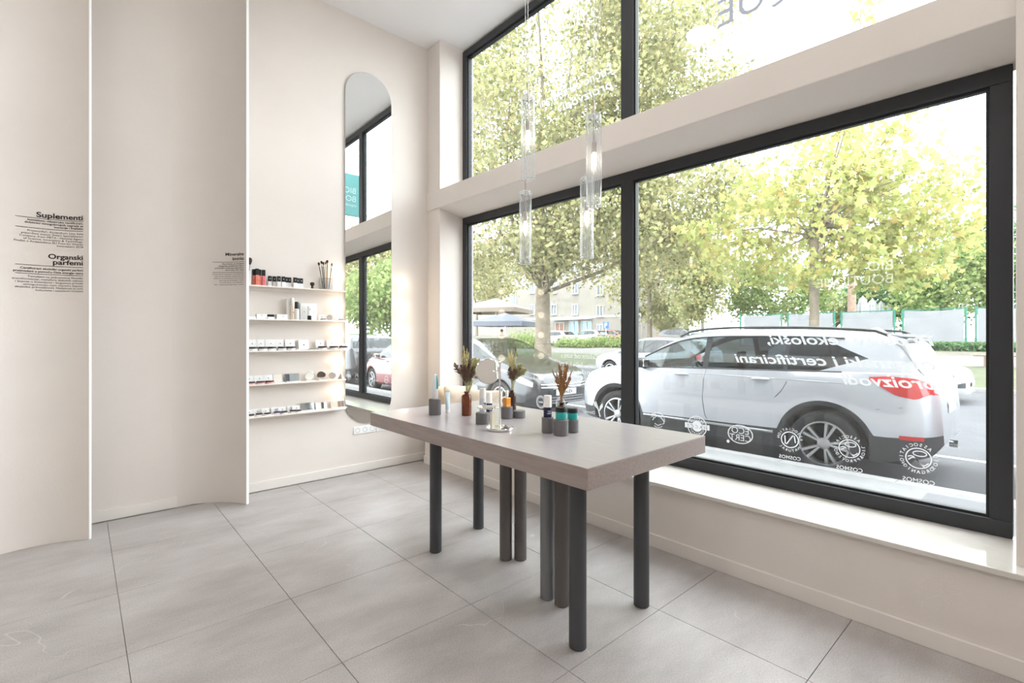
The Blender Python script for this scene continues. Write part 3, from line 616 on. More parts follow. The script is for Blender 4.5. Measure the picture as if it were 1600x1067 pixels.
disc(484.5, 0, .046, 'round pearl highlighter disc propped on the second lowest shelf', mat('pearl', (.82, .79, .72), .3), 3)
disc(502.5, 0, .045, 'round mirrored compact propped on the second lowest shelf', mat('smoked_mirror', (.6, .55, .5), .08, 1), 3)
disc(519.5, 0, .037, 'small round grey brown compact on the second lowest shelf', mat('grey_brown_powder', (.40, .36, .33), .6), 3)
t = thing('blush_compact', 'small cone shaped silver compact at the right shelf end', 'compact', (sx(533, 3, 4.93), 4.93, SHZ[3]))
MB().lathe([(.034,0),(.034,.004),(.006,.055),(0,.056)], n=24).build('cone', mat('brushed_taupe', (.45, .38, .33), .3, .8), t, smooth=40); MB().lathe([(.037,0),(.037,.003)], n=24).build('foot', WHITE, t, smooth=40)
# lowest shelf
for i, px in enumerate([389.5, 402.5, 415.5, 430.5, 441.5, 455.5, 463.5]): card_pot(px, 4, f'small card with dark eyeshadow pot on the lowest shelf, {ORD[i]} from the left', 'eyeshadow pots on the lowest shelf', .068, .064, .028, .026, lid=DARKP if i != 3 else mat('violet_lid', (.07, .03, .16), .35), dx=.008, Y=4.945+(.012 if i % 2 else -.012))
palette(469.5, 492.5, 4, .082, 'open palette with a large mirror on the lowest shelf', [mat('palette_mirror', (.8, .82, .83), .06, 1)], GREYC)
palette(494, 512.5, 4, .075, 'open palette of silver and charcoal pans on the lowest shelf', [SILV, SH5, SH1, SILV], GREYC)
palette(517.5, 540, 4, .072, 'open palette of rose and taupe pans at the lowest shelf end', [SH3, SH3, SH4, SH4], GREYC)
# ------------------------------------------------------------------ pendants
def ribbed(r0, r1, h, n=28):
    mb = MB(); N = n*4; rows = []
    for z in (0, h): rows.append([((r0+(r1-r0)*(.5+.5*math.cos(n*2*PI*k/N)))*math.cos(2*PI*k/N), (r0+(r1-r0)*(.5+.5*math.cos(n*2*PI*k/N)))*math.sin(2*PI*k/N), z) for k in range(N+1)])
    return mb.grid(rows)
RIB = pane_mat('ribbed_glass', (.96, .97, .975), 1.0, haze=.42); SHADE = pane_mat('shade_glass', (.95, .96, .965), 1.6, haze=.07); CORD = pane_mat('clear_cable', (.9, .9, .9), 1.2, haze=.7)
FIL = mat('lit_filament_bulb', (1, .9, .75), .3, emit=5, ecol=(1, .88, .72))
GH = .50
for x, y, zb, lab in ((2.03, 2.137, 2.40, 'upper ribbed glass pendant lamp on the left pair'), (2.13, 1.712, 2.172, 'nearest and largest ribbed glass pendant lamp'), (2.325, 2.473, 1.958, 'lowest left ribbed glass pendant lamp'), (2.389, 1.976, 1.945, 'ribbed glass pendant lamp half hidden behind the nearest one')):
    t = thing('pendant_lamp', lab, 'lamp', (x, y, zb), group='ribbed glass pendant lamps')
    gs = MB().lathe([(.0415, 0), (.0415, GH)], n=64, cap=False).build('glass_shade', SHADE, t, smooth=60)
    fl = MB()
    for k_ in range(24): fl.add([(q*math.cos(a), q*math.sin(a), zq) for a, q in ((2*PI*k_/24-.045, .0414), (2*PI*k_/24, .0428), (2*PI*k_/24+.045, .0414)) for zq in (0, GH)], [(0,2,3,1), (2,4,5,3)])
    fl.build('flutes', RIB, gs, fix=False)
    MB().lathe([(.0378,.002),(.0430,.0),(.0430,.004),(.0378,.004)], n=48, cap=False).build('glass_rim', RIB, t, smooth=40)
    MB().lathe([(.041,GH-.002),(.0428,GH),(.041,GH+.003),(.0,GH+.003)], n=48, cap=False).build('glass_lid', RIB, t, smooth=40)
    MB().tube([(0,0,GH-.16),(0,0,GH+.085)], .0045, 10).build('rod', STEEL, t, smooth=40)
    MB().lathe([(.0125,GH-.205),(.0135,GH-.20),(.0135,GH-.145),(.006,GH-.14)], n=24).build('lamp_socket', STEEL, t, smooth=40)
    MB().lathe([(.009,GH-.205),(.015,GH-.232),(.0165,GH-.25),(.012,GH-.278),(.003,GH-.292),(0,GH-.293)], n=20).build('bulb', FIL, t, smooth=60)
    s = MB().tube([(-.037,0,GH-.028),(.037,0,GH-.028)], .0014, 6)
    s.tube([(0,-.037,GH-.03),(0,.037,GH-.03)], .0014, 6); s.build('clamp_wire', BLACK, t)
    k = MB(); d = Vector((x, y, 0)).normalized()
    k.sphere((-.0475*d.y-.02*d.x*0, .0475*d.x*0-.0, GH-.03), .0045, 10, 6).build('clamp_knob', BLACK, t, smooth=60)
    MB().tube([(0,0,GH+.085),(0,0,ZC-zb-.03)], .0022, 8).build('cable', CORD, t, smooth=60)
    MB().lathe([(.05,ZC-zb-.03),(.05,ZC-zb-.002),(.045,ZC-zb)], n=28).build('ceiling_rose', WHITE, t, smooth=40)
# ------------------------------------------------------------------ cushions on the sill
def cushion(x, y, z, w, h, d, rz, rx, label, m):
    rows = []; N, Mm = 32, 16
    for i in range(Mm+1):
        v = -PI/2+PI*i/Mm; row = []
        for k in range(N+1):
            u = 2*PI*k/N; sg = lambda q, e: math.copysign(abs(q)**e, q)
            cu, su, cv, sv = math.cos(u), math.sin(u), math.cos(v), math.sin(v)
            X = sg(cu, .30)*w/2; Zc = sg(su, .30)*h/2; rr = cv**.75 if cv > 0 else 0
            pin = 1-.10*(1-abs(cu*su)*2); row.append((X*rr*pin, math.copysign(abs(sv)**.9, sv)*d/2*(1-.25*(abs(X*rr)/(w/2))**3-.25*(abs(Zc*rr)/(h/2))**3), Zc*rr*pin))
        rows.append(row)
    M = Matrix.Translation((0, 0, h/2*.97)) @ Matrix.Rotation(rx, 4, 'X')
    t = thing('cushion', label, 'cushion', (x, y, z), rz)
    MB().grid(rows).xf(M).build('cover', m, t, smooth=70)
    sg = lambda q, e: math.copysign(abs(q)**e, q)
    pin = lambda u: .99*(1-.10*(1-abs(math.cos(u)*math.sin(u))*2))
    MB().tube([(sg(math.cos(u), .30)*w/2*pin(u), 0, sg(math.sin(u), .30)*h/2*pin(u)) for u in np.linspace(0, 2*PI, 49)], .004, 6, False).xf(M).build('piping', m, t, smooth=70)
LINEN = mat('cream_linen', (.76, .65, .53), .85, noise=.05, nscale=30, bump=.15, bscale=220); LINEN2 = mat('sand_linen', (.66, .52, .38), .85, noise=.05, nscale=30, bump=.15, bscale=220)
cushion(3.17, 4.655, .452, .34, .45, .11, math.radians(-12), -.12, 'sand cushion against the window reveal behind the others', LINEN2)
cushion(3.20, 4.46, .452, .40, .47, .14, math.radians(-30), -.16, 'cream cushion on the window sill nearest the reveal', LINEN)
cushion(3.27, 4.14, .452, .46, .44, .14, math.radians(-68), -.12, 'pale cream cushion leaning on the window glass', LINEN)
# ------------------------------------------------------------------ round ceiling lamps: the first shows reflected in the upper pane, the rest are unseen added fill
LAMP = mat('lit_diffuser', (1, .97, .92), .5, emit=LAMP_W, ecol=(1, .97, .94))
for i, (x, y) in enumerate(((1.74, 2.67), (-1.6, 1.2), (1.0, .2), (-1.6, -.6), (1.0, -1.9), (-1.6, -2.2))):
    t = thing('ceiling_or_fill_lamp', ['round white ceiling lamp over the display table', 'unseen fill lamp added on the left side of the room', 'unseen fill lamp added above the near window end', 'unseen fill lamp added above the camera', 'unseen fill lamp added at the rear by the window side', 'unseen fill lamp added at the rear left'][i], 'lamp', (x, y, ZC), group='round ceiling lamps')
    MB().lathe([(.158,0),(.158,-.02),(.150,-.022),(.149,-.015)], n=40, cap=False).build('housing', WHITE, t, smooth=40)
    MB().lathe([(0,-.085),(.08,-.08),(.125,-.066),(.146,-.045),(.149,-.02)], n=40, cap=False).build('diffuser', LAMP, t, smooth=60)  # dome hangs below the housing so its sides brighten the ceiling
# lit shop sign on the left wall: shows only as a reflection in the glass
t = thing('wall_sign', 'teal wall sign with lit white shop name seen reflected in the window', 'sign', (XL, 2.2, 1.75))
MB().box((0, -1.0, 0), (.03, 1.0, 1.15)).build('teal_panel', mat('teal_sign_paint', (.01, .20, .21), .4), t, bev=.003)
LET = mat('lit_letters', (1, 1, 1), .5, emit=2.6)
for s, zo in (('BIO', .80), ('BOUTIQUE', .58)):
    m = MB(); add_text(m, s, lambda x, y: (.034, -.42+x, zo+y), size=.225); m.build('lit_letters', LET, t, fix=False)
OD = .55  # darkens outdoor colours so the strong sky does not overexpose them
def omat(name, col, *a, **k): return mat(name, tuple(c*OD for c in col), *a, **k)
def oleaf(name, cols, t): return leaf_mat(name, [tuple(c*.76 for c in q) for q in cols], t)
# ------------------------------------------------------------------ lettering and seals on the glass (they read correctly from the street)
XD = XF+.0512
def on_glass(Y0, Z0, rot=0):
    c, s = math.cos(rot), math.sin(rot)
    return lambda x, y: (XD, Y0+x*c-y*s, Z0+x*s+y*c)
def gpos(px, py): p = onX(px, py, XD); return p.y, p.z
def lettering(nm, label, items, m=VINYL):
    th = thing(nm, label, 'lettering', (XD, *gpos(items[0][1], items[0][2])))
    for s, px, py, px_end, cap, kw in items:
        Y0, Z0 = gpos(px, py); Y1, _ = gpos(px_end, py); size = cap/.70
        rgt = lambda q: max(v[0] for v in text2d(q, size, **kw)[0])
        k = (Y1-Y0)/rgt(s); f = on_glass(Y0, Z0); end = 0
        for wd in s.split(' '):
            end = s.index(wd, end)+len(wd); dx = rgt(s[:end])-rgt(wd); vs, fs = text2d(wd, size, **kw)
            MB().add([f((x+dx)*k, y) for x, y in vs], fs).xf(Matrix.Translation(-th.location)).build('word', m, th, fix=False)
    return th
IT = dict(shear=.28, bold=.018)
lettering('window_lettering', 'large white italic lettering about selected products on the right pane', [('Probrani ekološki,', 1462, 540, 1199, .062, IT), ('organski i certificirani', 1466, 578, 1147, .062, IT), ('proizvodi', 1466, 609, 1314, .062, IT)])
lettering('window_lettering', 'small white three line lettering on the left pane above the seals', [('Zaštita od sunca', 936, 561, 876, .042, {}), ('za mamu, bebe i djecu', 944, 575, 874, .042, {}), ('organske i zone', 944, 587, 872, .042, {})])
lettering('window_lettering', 'pale italic lettering on the upper left pane behind the pendants', [('Etično certificirani', 958, 112, 842, .085, IT), ('proizvodi', 958, 136, 878, .085, IT)])
Ye, Ze = gpos(1119, 46); th = thing('window_lettering', 'large grey shop name letters on the upper right pane', 'lettering', (XD, Ye, Ze))
for wd, dx in (('BOUTIQUE', 0), ('BIO', -1.62)):
    mb = MB(); vs, fs = text2d(wd, .29, 'RIGHT'); mb.add([(0, x+dx, y) for x, y in vs], fs); mb.build('word', GREYV, th, fix=False)
def ring(mb, f, r0, r1, n=40, sx=1, sy=1, a0=0, a1=2*PI):
    A = np.linspace(a0, a1, n+1); mb.grid([[f(r*math.cos(a)*sx, r*math.sin(a)*sy) for a in A] for r in (r0, r1)])
def stroke(mb, f, pts, w):
    L = []; Rr = []
    for i, p in enumerate(pts):
        a = Vector(pts[max(i-1, 0)]); b = Vector(pts[min(i+1, len(pts)-1)]); d = (b-a).normalized(); n = Vector((-d.y, d.x))*w/2
        L.append(f(p[0]+n.x, p[1]+n.y)); Rr.append(f(p[0]-n.x, p[1]-n.y))
    mb.grid([L, Rr])
def ctext(mb, f, s, r, mid, size, inward=False, step=None, bold=.012):
    n = len(s); step = step or size*.78/r
    for i, ch in enumerate(s):
        if ch == ' ': continue
        a = mid-(i-(n-1)/2)*step if not inward else mid+(i-(n-1)/2)*step
        vs, fs = text2d(ch, size, 'CENTER', bold=bold); q = a-PI/2 if not inward else a+PI/2; c, s_ = math.cos(q), math.sin(q); rr = r if not inward else r+size*.70
        mb.add([f(rr*math.cos(a)+x*c-y*s_, rr*math.sin(a)+x*s_+y*c) for x, y in vs], fs)
def seal(nm, label, px, py, fn):
    Y0, Z0 = gpos(px, py); mb = MB(); fn(mb, on_glass(Y0, Z0)); return tag(mb.build(nm, VINYL, fix=False), label, 'sticker', 'white seals along the bottom of the window')
def swirl(mb, f, R):
    ring(mb, f, R*.90, R); A = np.linspace(0, 1, 24)
    stroke(mb, f, [(R*(-.75+1.5*u), R*(-.30*math.sin(u*2*PI)-.35+.1*u)) for u in A], R*.10)
    stroke(mb, f, [(R*(.80-1.25*u), R*(.25*math.sin(u*PI*1.6)+.05-.55*u)) for u in A], R*.10)
    stroke(mb, f, [(R*(-.1+.42*math.cos(2*PI*u)*1.2), R*(.45+.24*math.sin(2*PI*u))) for u in A], R*.09)
def s_bunny(mb, f):
    r = .062
    for a0, a1 in ((.3, 1.2), (1.4, 2.5), (2.7, 3.3), (4.0, 5.3)): ring(mb, f, r*.92, r, 12, a0=a0, a1=a1)
    stroke(mb, f, [(-.05, .0), (-.02, .028), (.01, .030), (.035, .012), (.05, -.008)], .007); stroke(mb, f, [(.035, .012), (.055, .025), (.062, .012)], .006)
    stroke(mb, f, [(-.05, 0), (-.055, -.02), (-.04, -.03)], .006); stroke(mb, f, [(.0, .03), (.03, .045), (.055, .043)], .006); stroke(mb, f, [(-.03, -.03), (0, -.045), (.03, -.03)], .006)
    vs, fs = text2d('cruelty free', .026, 'CENTER'); mb.add([f(x, y-.092) for x, y in vs], fs)
def s_haccp(mb, f):
    R = .078; ring(mb, f, R*.92, R); ring(mb, f, 0.0001, R*.52)
    ctext(mb, f, 'CERTIFIED', R*.62, PI/2, R*.26, bold=.02); ctext(mb, f, 'COMPANY', R*.62, -PI/2, R*.26, True, bold=.02)
    c, s = math.cos(.0), math.sin(.0); b = []
    for q in (-1, 1):
        mb.add([f(q*R*.47, -R*.25), f(q*R*.91, -R*.25), f(q*R*.91, R*.25), f(q*R*.47, R*.25)], [(0,1,2,3)]); mb.add([f(q*R*1.01, -R*.25), f(q*R*1.25, -R*.25), f(q*R*1.25, R*.25), f(q*R*1.01, R*.25)], [(0,1,2,3)])
def s_haccp_txt(mb, f):
    vs, fs = text2d('HACCP', .036, 'CENTER', bold=-.006, space=1.55); g = lambda x, y: (f(x, y)[0]-.0006, *f(x, y)[1:]); mb.add([g(x, y-.016) for x, y in vs], fs)
def s_eco(mb, f):
    ring(mb, f, .92, 1, 40, .088, .066)
    for t, y in (('ECO', .004), ('CERT', -.045)):
        vs, fs = text2d(t, .062, 'CENTER', bold=-.004); mb.add([f(x, y+q) for x, q in vs], fs)
    ring(mb, f, .0001, .011, 14); mb.v = mb.v[:-30]+[(v[0], v[1]+.085, v[2]-.062) for v in mb.v[-30:]]
def s_ring(top, bot, left, kind, R):
    def fn(mb, f):
        if kind == 'N':
            ring(mb, f, R*.88, R); stroke(mb, f, [(-.62*R, -.3*R), (-.5*R, .5*R), (-.35*R, .55*R), (.35*R, -.55*R), (.5*R, -.5*R), (.55*R, .45*R)], R*.13)
        else: swirl(mb, f, R)
        ctext(mb, f, top, R*1.15, PI/2 if not left else PI*.62, R*.42); ctext(mb, f, bot, R*1.15, -PI/2, R*.42, True)
        if left: ctext(mb, f, left, R*1.15, PI*1.0, R*.42)
        vs, fs = text2d('COSMOS', R*.58, 'CENTER', bold=.012, space=1.05); mb.add([f(x, y-R*2.35) for x, y in vs], fs)
    return fn
def s_scallop(word):
    def fn(mb, f):
        R = .062; n = 72; mb.grid([[f(R*(1+.05*math.cos(14*2*PI*k/n))*q*math.cos(2*PI*k/n), R*(1+.05*math.cos(14*2*PI*k/n))*q*math.sin(2*PI*k/n)) for k in range(n+1)] for q in (.9, 1.02)])
        ring(mb, f, R*.70, R*.76); vs, fs = text2d(word, .030, 'CENTER', bold=.02); mb.add([f(x, y-.008) for x, y in vs], fs)
    return fn
def s_leaf(mb, f):
    stroke(mb, f, [(-.02, -.06), (-.005, -.02), (.01, .03), (.03, .07)], .012); mb.add([f(-.005, -.02), f(-.05, .03), f(-.045, .065), f(-.015, .03)], [(0,1,2,3)]); mb.add([f(.005, 0), f(.05, .035), f(.055, .075), f(.02, .05)], [(0,1,2,3)])
    vs, fs = text2d('Demeter', .04, 'CENTER'); mb.add([f(x+.11, y-.045) for x, y in vs], fs)
seal('window_seal', 'leaping rabbit seal just past the window mullion', 1028, 656, s_bunny)
o = seal('window_seal', 'round certified seal crossed by a banner reading HACCP', 1089, 666, s_haccp); hy, hz = gpos(1089, 666)
mb = MB(); s_haccp_txt(mb, lambda x, y: (XD, hy+x, hz+y)); mb.build('banner_letters', mat('grey_print2', (.16, .16, .17), .6), o, fix=False)
seal('window_seal', 'oval white seal reading ECO CERT', 1156.5, 678.5, s_eco)
seal('window_seal', 'round seal with letter N and the word natural', 1234, 687, s_ring('ASSOCIATION', 'NATURAL', '', 'N', .054))
seal('window_seal', 'round swirl seal reading soil association approved', 1327, 701, s_ring('SOIL ASSOCIATION', 'APPROVED', '', 'S', .056))
seal('window_seal', 'round swirl seal reading association organic at the right', 1435, 716, s_ring('SOIL ASSOCIATION', 'ORGANIC', '', 'S', .058))
seal('window_seal', 'scalloped round seal on the left pane above the navy bottle', 845, 628, s_scallop('natur'))
seal('window_seal', 'scalloped round seal behind the teal jars', 876, 631, s_scallop('vegan'))
seal('window_seal', 'white leaf emblem low on the left pane beside the mullion', 935, 640, s_leaf)
# outdoor surfaces: colours darkened by the outdoor factors to offset the strong sky
# ------------------------------------------------------------------ street ground
RZ, KZ, KX = -.04, .11, 5.74         # road level, pavement level, kerb
PAVE = omat('pale_pavement', (.36, .355, .35), .85, noise=.10, nscale=5, bump=.3, bscale=120, coord='Object'); ROADM = omat('asphalt', (.20, .20, .21), .95, spec=.15, noise=.10, nscale=2.5, bump=.4, bscale=160)
KERB = omat('kerb_stone', (.45, .44, .43), .8, noise=.08, nscale=12); PAINT = omat('road_paint', (.78, .78, .78), .7)
struct(MB().box((XF+.16, -40, -.3), (KX-.14, 60, KZ)).build('pavement', PAVE))
k = struct(MB().box((KX-.14, -40, -.3), (KX-.001, 60, KZ-.004)).build('kerb_bed', KERB))
km = MB().box((0, .004, 0), (.14, .996, .02)).mesh('kerb_stone'); km.materials.append(KERB)
for i in range(-8, 24): obj('kerb_stone', km, None, k, loc=(KX-.14, i, KZ-.004-.0155))
struct(MB().box((KX, -60, -.5), (18.0, 90, RZ)).build('road', ROADM))
struct(MB().box((7.96, -20, RZ), (8.08, 40, RZ+.004)).build('trim_3', PAINT))
struct(MB().box((KX-1.4, -3.2, KZ), (KX-.3, .75, KZ+.003)).build('trim_4', omat('patched_asphalt', (.24, .24, .25), .85, bump=.3, bscale=120)))
def gz(X): return float(np.interp(X, [18, 18.2, 40, 70, 140], [.05, .06, .72, 1.0, 1.2]))
def strip(nm, xa, xb, m, n=4, ya=-80, yb=140):
    mb = MB(); X = np.linspace(xa, xb, n+1); mb.grid([[(x, y, gz(x)) for y in np.linspace(ya, yb, 12)] for x in X]); return struct(mb.build(nm, m, fix=False))
strip('kerb_far', 18.0, 18.25, KERB, 1); strip('grass_verge', 18.25, 26, omat('dry_grass', (.135, .155, .065), .9, noise=.3, nscale=1.3, bump=.5, bscale=30)); strip('park_path', 26, 32.5, omat('gravel_path', (.22, .205, .185), .9, noise=.08, nscale=3))
strip('park_ground', 32.5, 140, omat('park_earth', (.17, .15, .105), .9, noise=.2, nscale=.8), 10)
b = MB().box((18.0, -80, -.4), (18.02, 140, .055)); struct(b.build('kerb_face', KERB))
# ------------------------------------------------------------------ cars
def pch(pts):
    xs = np.array([p[0] for p in pts], float); ys = np.array([p[1] for p in pts], float); h = np.diff(xs); dl = np.diff(ys)/h; m = np.zeros(len(xs)); m[0] = dl[0]; m[-1] = dl[-1]
    for i in range(1, len(xs)-1):
        if dl[i-1]*dl[i] > 0:
            w1 = 2*h[i]+h[i-1]; w2 = h[i]+2*h[i-1]; m[i] = (w1+w2)/(w1/dl[i-1]+w2/dl[i])
    def f(x):
        x = min(max(x, xs[0]), xs[-1]); i = min(max(int(np.searchsorted(xs, x))-1, 0), len(h)-1); t = (x-xs[i])/h[i]
        return float((2*t**3-3*t**2+1)*ys[i]+(t**3-2*t**2+t)*h[i]*m[i]+(-2*t**3+3*t**2)*ys[i+1]+(t**3-t**2)*h[i]*m[i+1])
    return f
CGLASS = pane_mat('car_glass', (.62, .70, .70), 1.6); CGLASS_D = pane_mat('tinted_car_glass', (.22, .25, .27), 1.6)
TYRE = omat('tyre_rubber', (.02, .02, .021), .8); ALLOY = omat('alloy_silver', (.62, .62, .64), .3, .9); CLAD = omat('grey_cladding', (.055, .056, .06), .6); UNDER = omat('underbody', (.012, .012, .012), .9)
TAIL = omat('tail_red', (.62, .02, .02), .15, coat=.6, noise=.15, nscale=12); LAMPC = omat('headlamp_clear', (.72, .75, .78), .08, .3, coat=.6); SEAT = omat('seat_fabric', (.05, .05, .055), .8); DASH = omat('dash_grey', (.16, .17, .18), .7); PLATE = omat('plate_white', (.82, .82, .82), .4)
class Car:
    def __init__(s, P, root, paint, ds):
        s.P, s.root = P, root; s.top, s.belt, s.w = pch(P['top']), pch(P['belt']), pch(P['w']); s.x0, s.x1 = P['top'][0][0], P['top'][-1][0]
        s.R = P.get('R', .33); s.Ra = P.get('Ra', .385); s.Rc = P.get('Rc', .40); s.ax = P['axles']; s.sill = pch(P['sill']); s.clad = pch(P['clad'])
        s.paint = paint; s.ds = ds
    def arch(s, x, R):
        z = 0
        for a in s.ax:
            d = abs(x-a)
            if d < R: z = max(z, s.R+math.sqrt(R*R-d*d))
        return z
    def sec(s, x):
        top, w = s.top(x), s.w(x); zb = max(s.sill(x), s.arch(x, s.Ra)); zb = min(zb, top-.12); zc = max(s.clad(x), s.arch(x, s.Rc), zb+.015); zc = min(zc, top-.09)
        be = min(s.belt(x), top-.045); hc = top-be; yb = w-.065
        zm = zc+(be-zc)*.45; zs = zc+(be-zc)*.80
        th = s.P.get('tumble', .30)
        return [(w-.05, zb), (w-.006, zc), (w, zm), (w-.012, zs), (w-.045, be-.012 if be-.012 > zs else zs+.002), (yb, be), (yb-th*hc*.80, be+hc*.80), (yb-.03-th*1.25*hc*.93, be+hc*.935), ((yb-.03)*.55, be+hc*.985), (0, top)]
    def side(s, x, z):
        q = s.sec(x)[:8]; return float(np.interp(z, [p[1] for p in q], [p[0] for p in q]))
    def nose(s, y, z, front=True):
        a, b = (s.x1, s.x1-1.2) if front else (s.x0, s.x0+.8)
        prev = a
        for k in range(121):
            x = a+(b-a)*k/120
            if s.top(x)-.02 > z and s.side(x, z) >= abs(y): return x
        return b
    def build(s):
        P = s.P; st = set(np.round(np.arange(s.x0, s.x1+1e-6, s.ds), 4)) | {s.x0, s.x1}
        for k in P['glass']+[P['ws'], P['rw']]: st |= set(k[:2])
        for a in s.ax: st |= {a-s.Ra, a+s.Ra, a-s.Rc, a+s.Rc, a-s.Ra+.004, a+s.Ra-.004}
        for e in (s.x0, s.x1):
            sg = 1 if e == s.x0 else -1; st |= {e+sg*.012, e+sg*.03, e+sg*.055}
        st = sorted(x for x in st if s.x0 <= x <= s.x1); st = [st[0]]+[b for a, b in zip(st, st[1:]) if b-a > .003]
        S = [s.sec(x) for x in st]; G = {}
        def put(key, vs): G.setdefault(key, MB()).add(vs, [tuple(range(len(vs)))])
        tip = P.get('tip')
        for sd in (1, -1):
            V = lambda i, r: (st[i], sd*S[i][r][0], S[i][r][1])
            for i in range(len(st)-1):
                xm = (st[i]+st[i+1])/2
                for r in range(9):
                    q = [V(i, r), V(i+1, r), V(i+1, r+1), V(i, r+1)]
                    if r == 0: key = 'cladding' if P.get('has_clad') else 'body'
                    elif r == 5 and P['dlo'][0] < xm < P['dlo'][1]:
                        key = 'pillar_trim'
                        for k, g in enumerate(P['glass']):
                            if g[0] < xm < g[1]: key = ('side_window', k, sd)
                        if tip and xm < tip[0]:    # rear quarter tapers to a point
                            u0, u1 = [(x-tip[1])/(tip[0]-tip[1]) for x in (st[i], st[i+1])]
                            def mix(ii, u, top):
                                a, b = V(ii, 5), V(ii, 6); k = tip[2]; t_ = k+(1-k)*u if top else k*(1-max(u, 0)); return tuple(a[j]+(b[j]-a[j])*t_ for j in range(3))
                            u0 = max(u0, 0); u1 = max(u1, 0)
                            A0, A1, B0, B1 = mix(i, u0, 0), mix(i+1, u1, 0), mix(i, u0, 1), mix(i+1, u1, 1)
                            put(('side_window', len(P['glass'])-1, sd), [A0, A1, B1, B0]); put('body', [V(i, 5), V(i+1, 5), A1, A0]); put('body', [B0, B1, V(i+1, 6), V(i, 6)]); continue
                    elif r >= 7 and P['ws'][0] < xm < P['ws'][1]: key = 'windscreen'
                    elif r >= 7 and P['rw'][0] < xm < P['rw'][1]: key = 'rear_window'
                    else: key = 'body'
                    put(key, q)
            for e in (0, len(st)-1): put('body', [V(e, r) for r in range(10)]+[(st[e], 0, S[e][0][1])])
        mats = {'body': s.paint, 'cladding': CLAD, 'pillar_trim': BLACK, 'windscreen': CGLASS, 'rear_window': CGLASS_D}
        for key, mb in G.items():
            nm = key if isinstance(key, str) else key[0]
            m = mats.get(nm) or (CGLASS if key[1] == 0 else CGLASS_D)
            me = mb.mesh(nm); bm = bmesh.new(); bm.from_mesh(me); bmesh.ops.remove_doubles(bm, verts=bm.verts, dist=.0006); bmesh.ops.recalc_face_normals(bm, faces=bm.faces); bm.to_mesh(me); bm.free()
            obj(nm, me, m, s.root, smooth=32)
        # underbody and wheel wells
        u = MB().box((s.x0+.25, -.72, .22), (s.x1-.25, .72, .50)); u.build('underbody', UNDER, s.root)
        for a in s.ax:
            for sd in (1, -1):
                wl = MB(); wd = s.w(a)-.03; A = np.linspace(-.15, PI+.15, 17)
                wl.grid([[(a+s.Ra*math.cos(t), sd*yy, s.R+s.Ra*math.sin(t)) for t in A] for yy in (wd, wd-.33)]); wl.add([(a+s.Ra*math.cos(t), sd*(wd-.33), s.R+s.Ra*math.sin(t)) for t in A], [tuple(range(17))])
                wl.build('wheel_well', UNDER, s.root, fix=False)
        s.wheels(); s.cabin()
    def wheels(s):
        R, rr = s.R, s.P.get('rim', .235); proto = None
        for a in s.ax:
            for sd in (1, -1):
                if proto is None:
                    M = Matrix.Rotation(PI/2, 4, 'X')      # lathe axis to -Y: outer face at -Y
                    t = MB().lathe([(rr,-.10),(R-.03,-.105),(R-.005,-.085),(R,-.05),(R,.05),(R-.005,.085),(R-.03,.105),(rr+.005,.10),(rr,.06)], n=48, cap=False).xf(M)
                    tm = t.mesh('wheel'); tm.materials.append(TYRE); tm.polygons.foreach_set('use_smooth', [True]*len(tm.polygons))
                    r = MB().lathe([(rr-.004,-.09),(rr+.004,.098),(rr-.012,.102),(rr-.02,.085),(rr-.022,-.09)], n=48, cap=False)
                    r.lathe([(.062,.03),(.062,.082),(.05,.088),(.032,.088),(.030,.092),(0,.093)], n=24)
                    n = s.P.get('spokes', 5)
                    for k in range(n):
                        for da in (-.19, .19):
                            c = 2*PI*k/n; p0 = (.045*math.cos(c+da*.6), .045*math.sin(c+da*.6)); p1 = ((rr-.012)*math.cos(c+da), (rr-.012)*math.sin(c+da)); d = Vector((p1[0]-p0[0], p1[1]-p0[1], 0)).normalized(); nn = Vector((-d.y, d.x, 0))
                            w0, w1 = .014, .019
                            r.hexa([Vector((*p0, .045))+nn*w0, Vector((*p1, .055))+nn*w1, Vector((*p1, .055))-nn*w1, Vector((*p0, .045))-nn*w0, Vector((*p0, .083))+nn*w0*.7, Vector((*p1, .092))+nn*w1*.8, Vector((*p1, .092))-nn*w1*.8, Vector((*p0, .083))-nn*w0*.7])
                    rm = r.xf(M).mesh('rim'); rm.materials.append(ALLOY); rm.polygons.foreach_set('use_smooth', [True]*len(rm.polygons)); rm.set_sharp_from_angle(angle=.6)
                    k_ = MB().lathe([(rr-.02,-.02),(0,-.02)], n=32, cap=False); k_.lathe([(.14,-.015),(.14,.0),(.05,.0)], n=32, cap=False); kd = k_.xf(M).mesh('brake_disc'); kd.materials.append(UNDER)
                    proto = (tm, rm, kd)
                o = obj('wheel', proto[0], None, s.root, loc=(a, sd*(s.w(a)-.135), R)); o.rotation_euler.z = 0 if sd < 0 else PI
                obj('rim', proto[1], None, o); obj('brake_disc', proto[2], None, o)
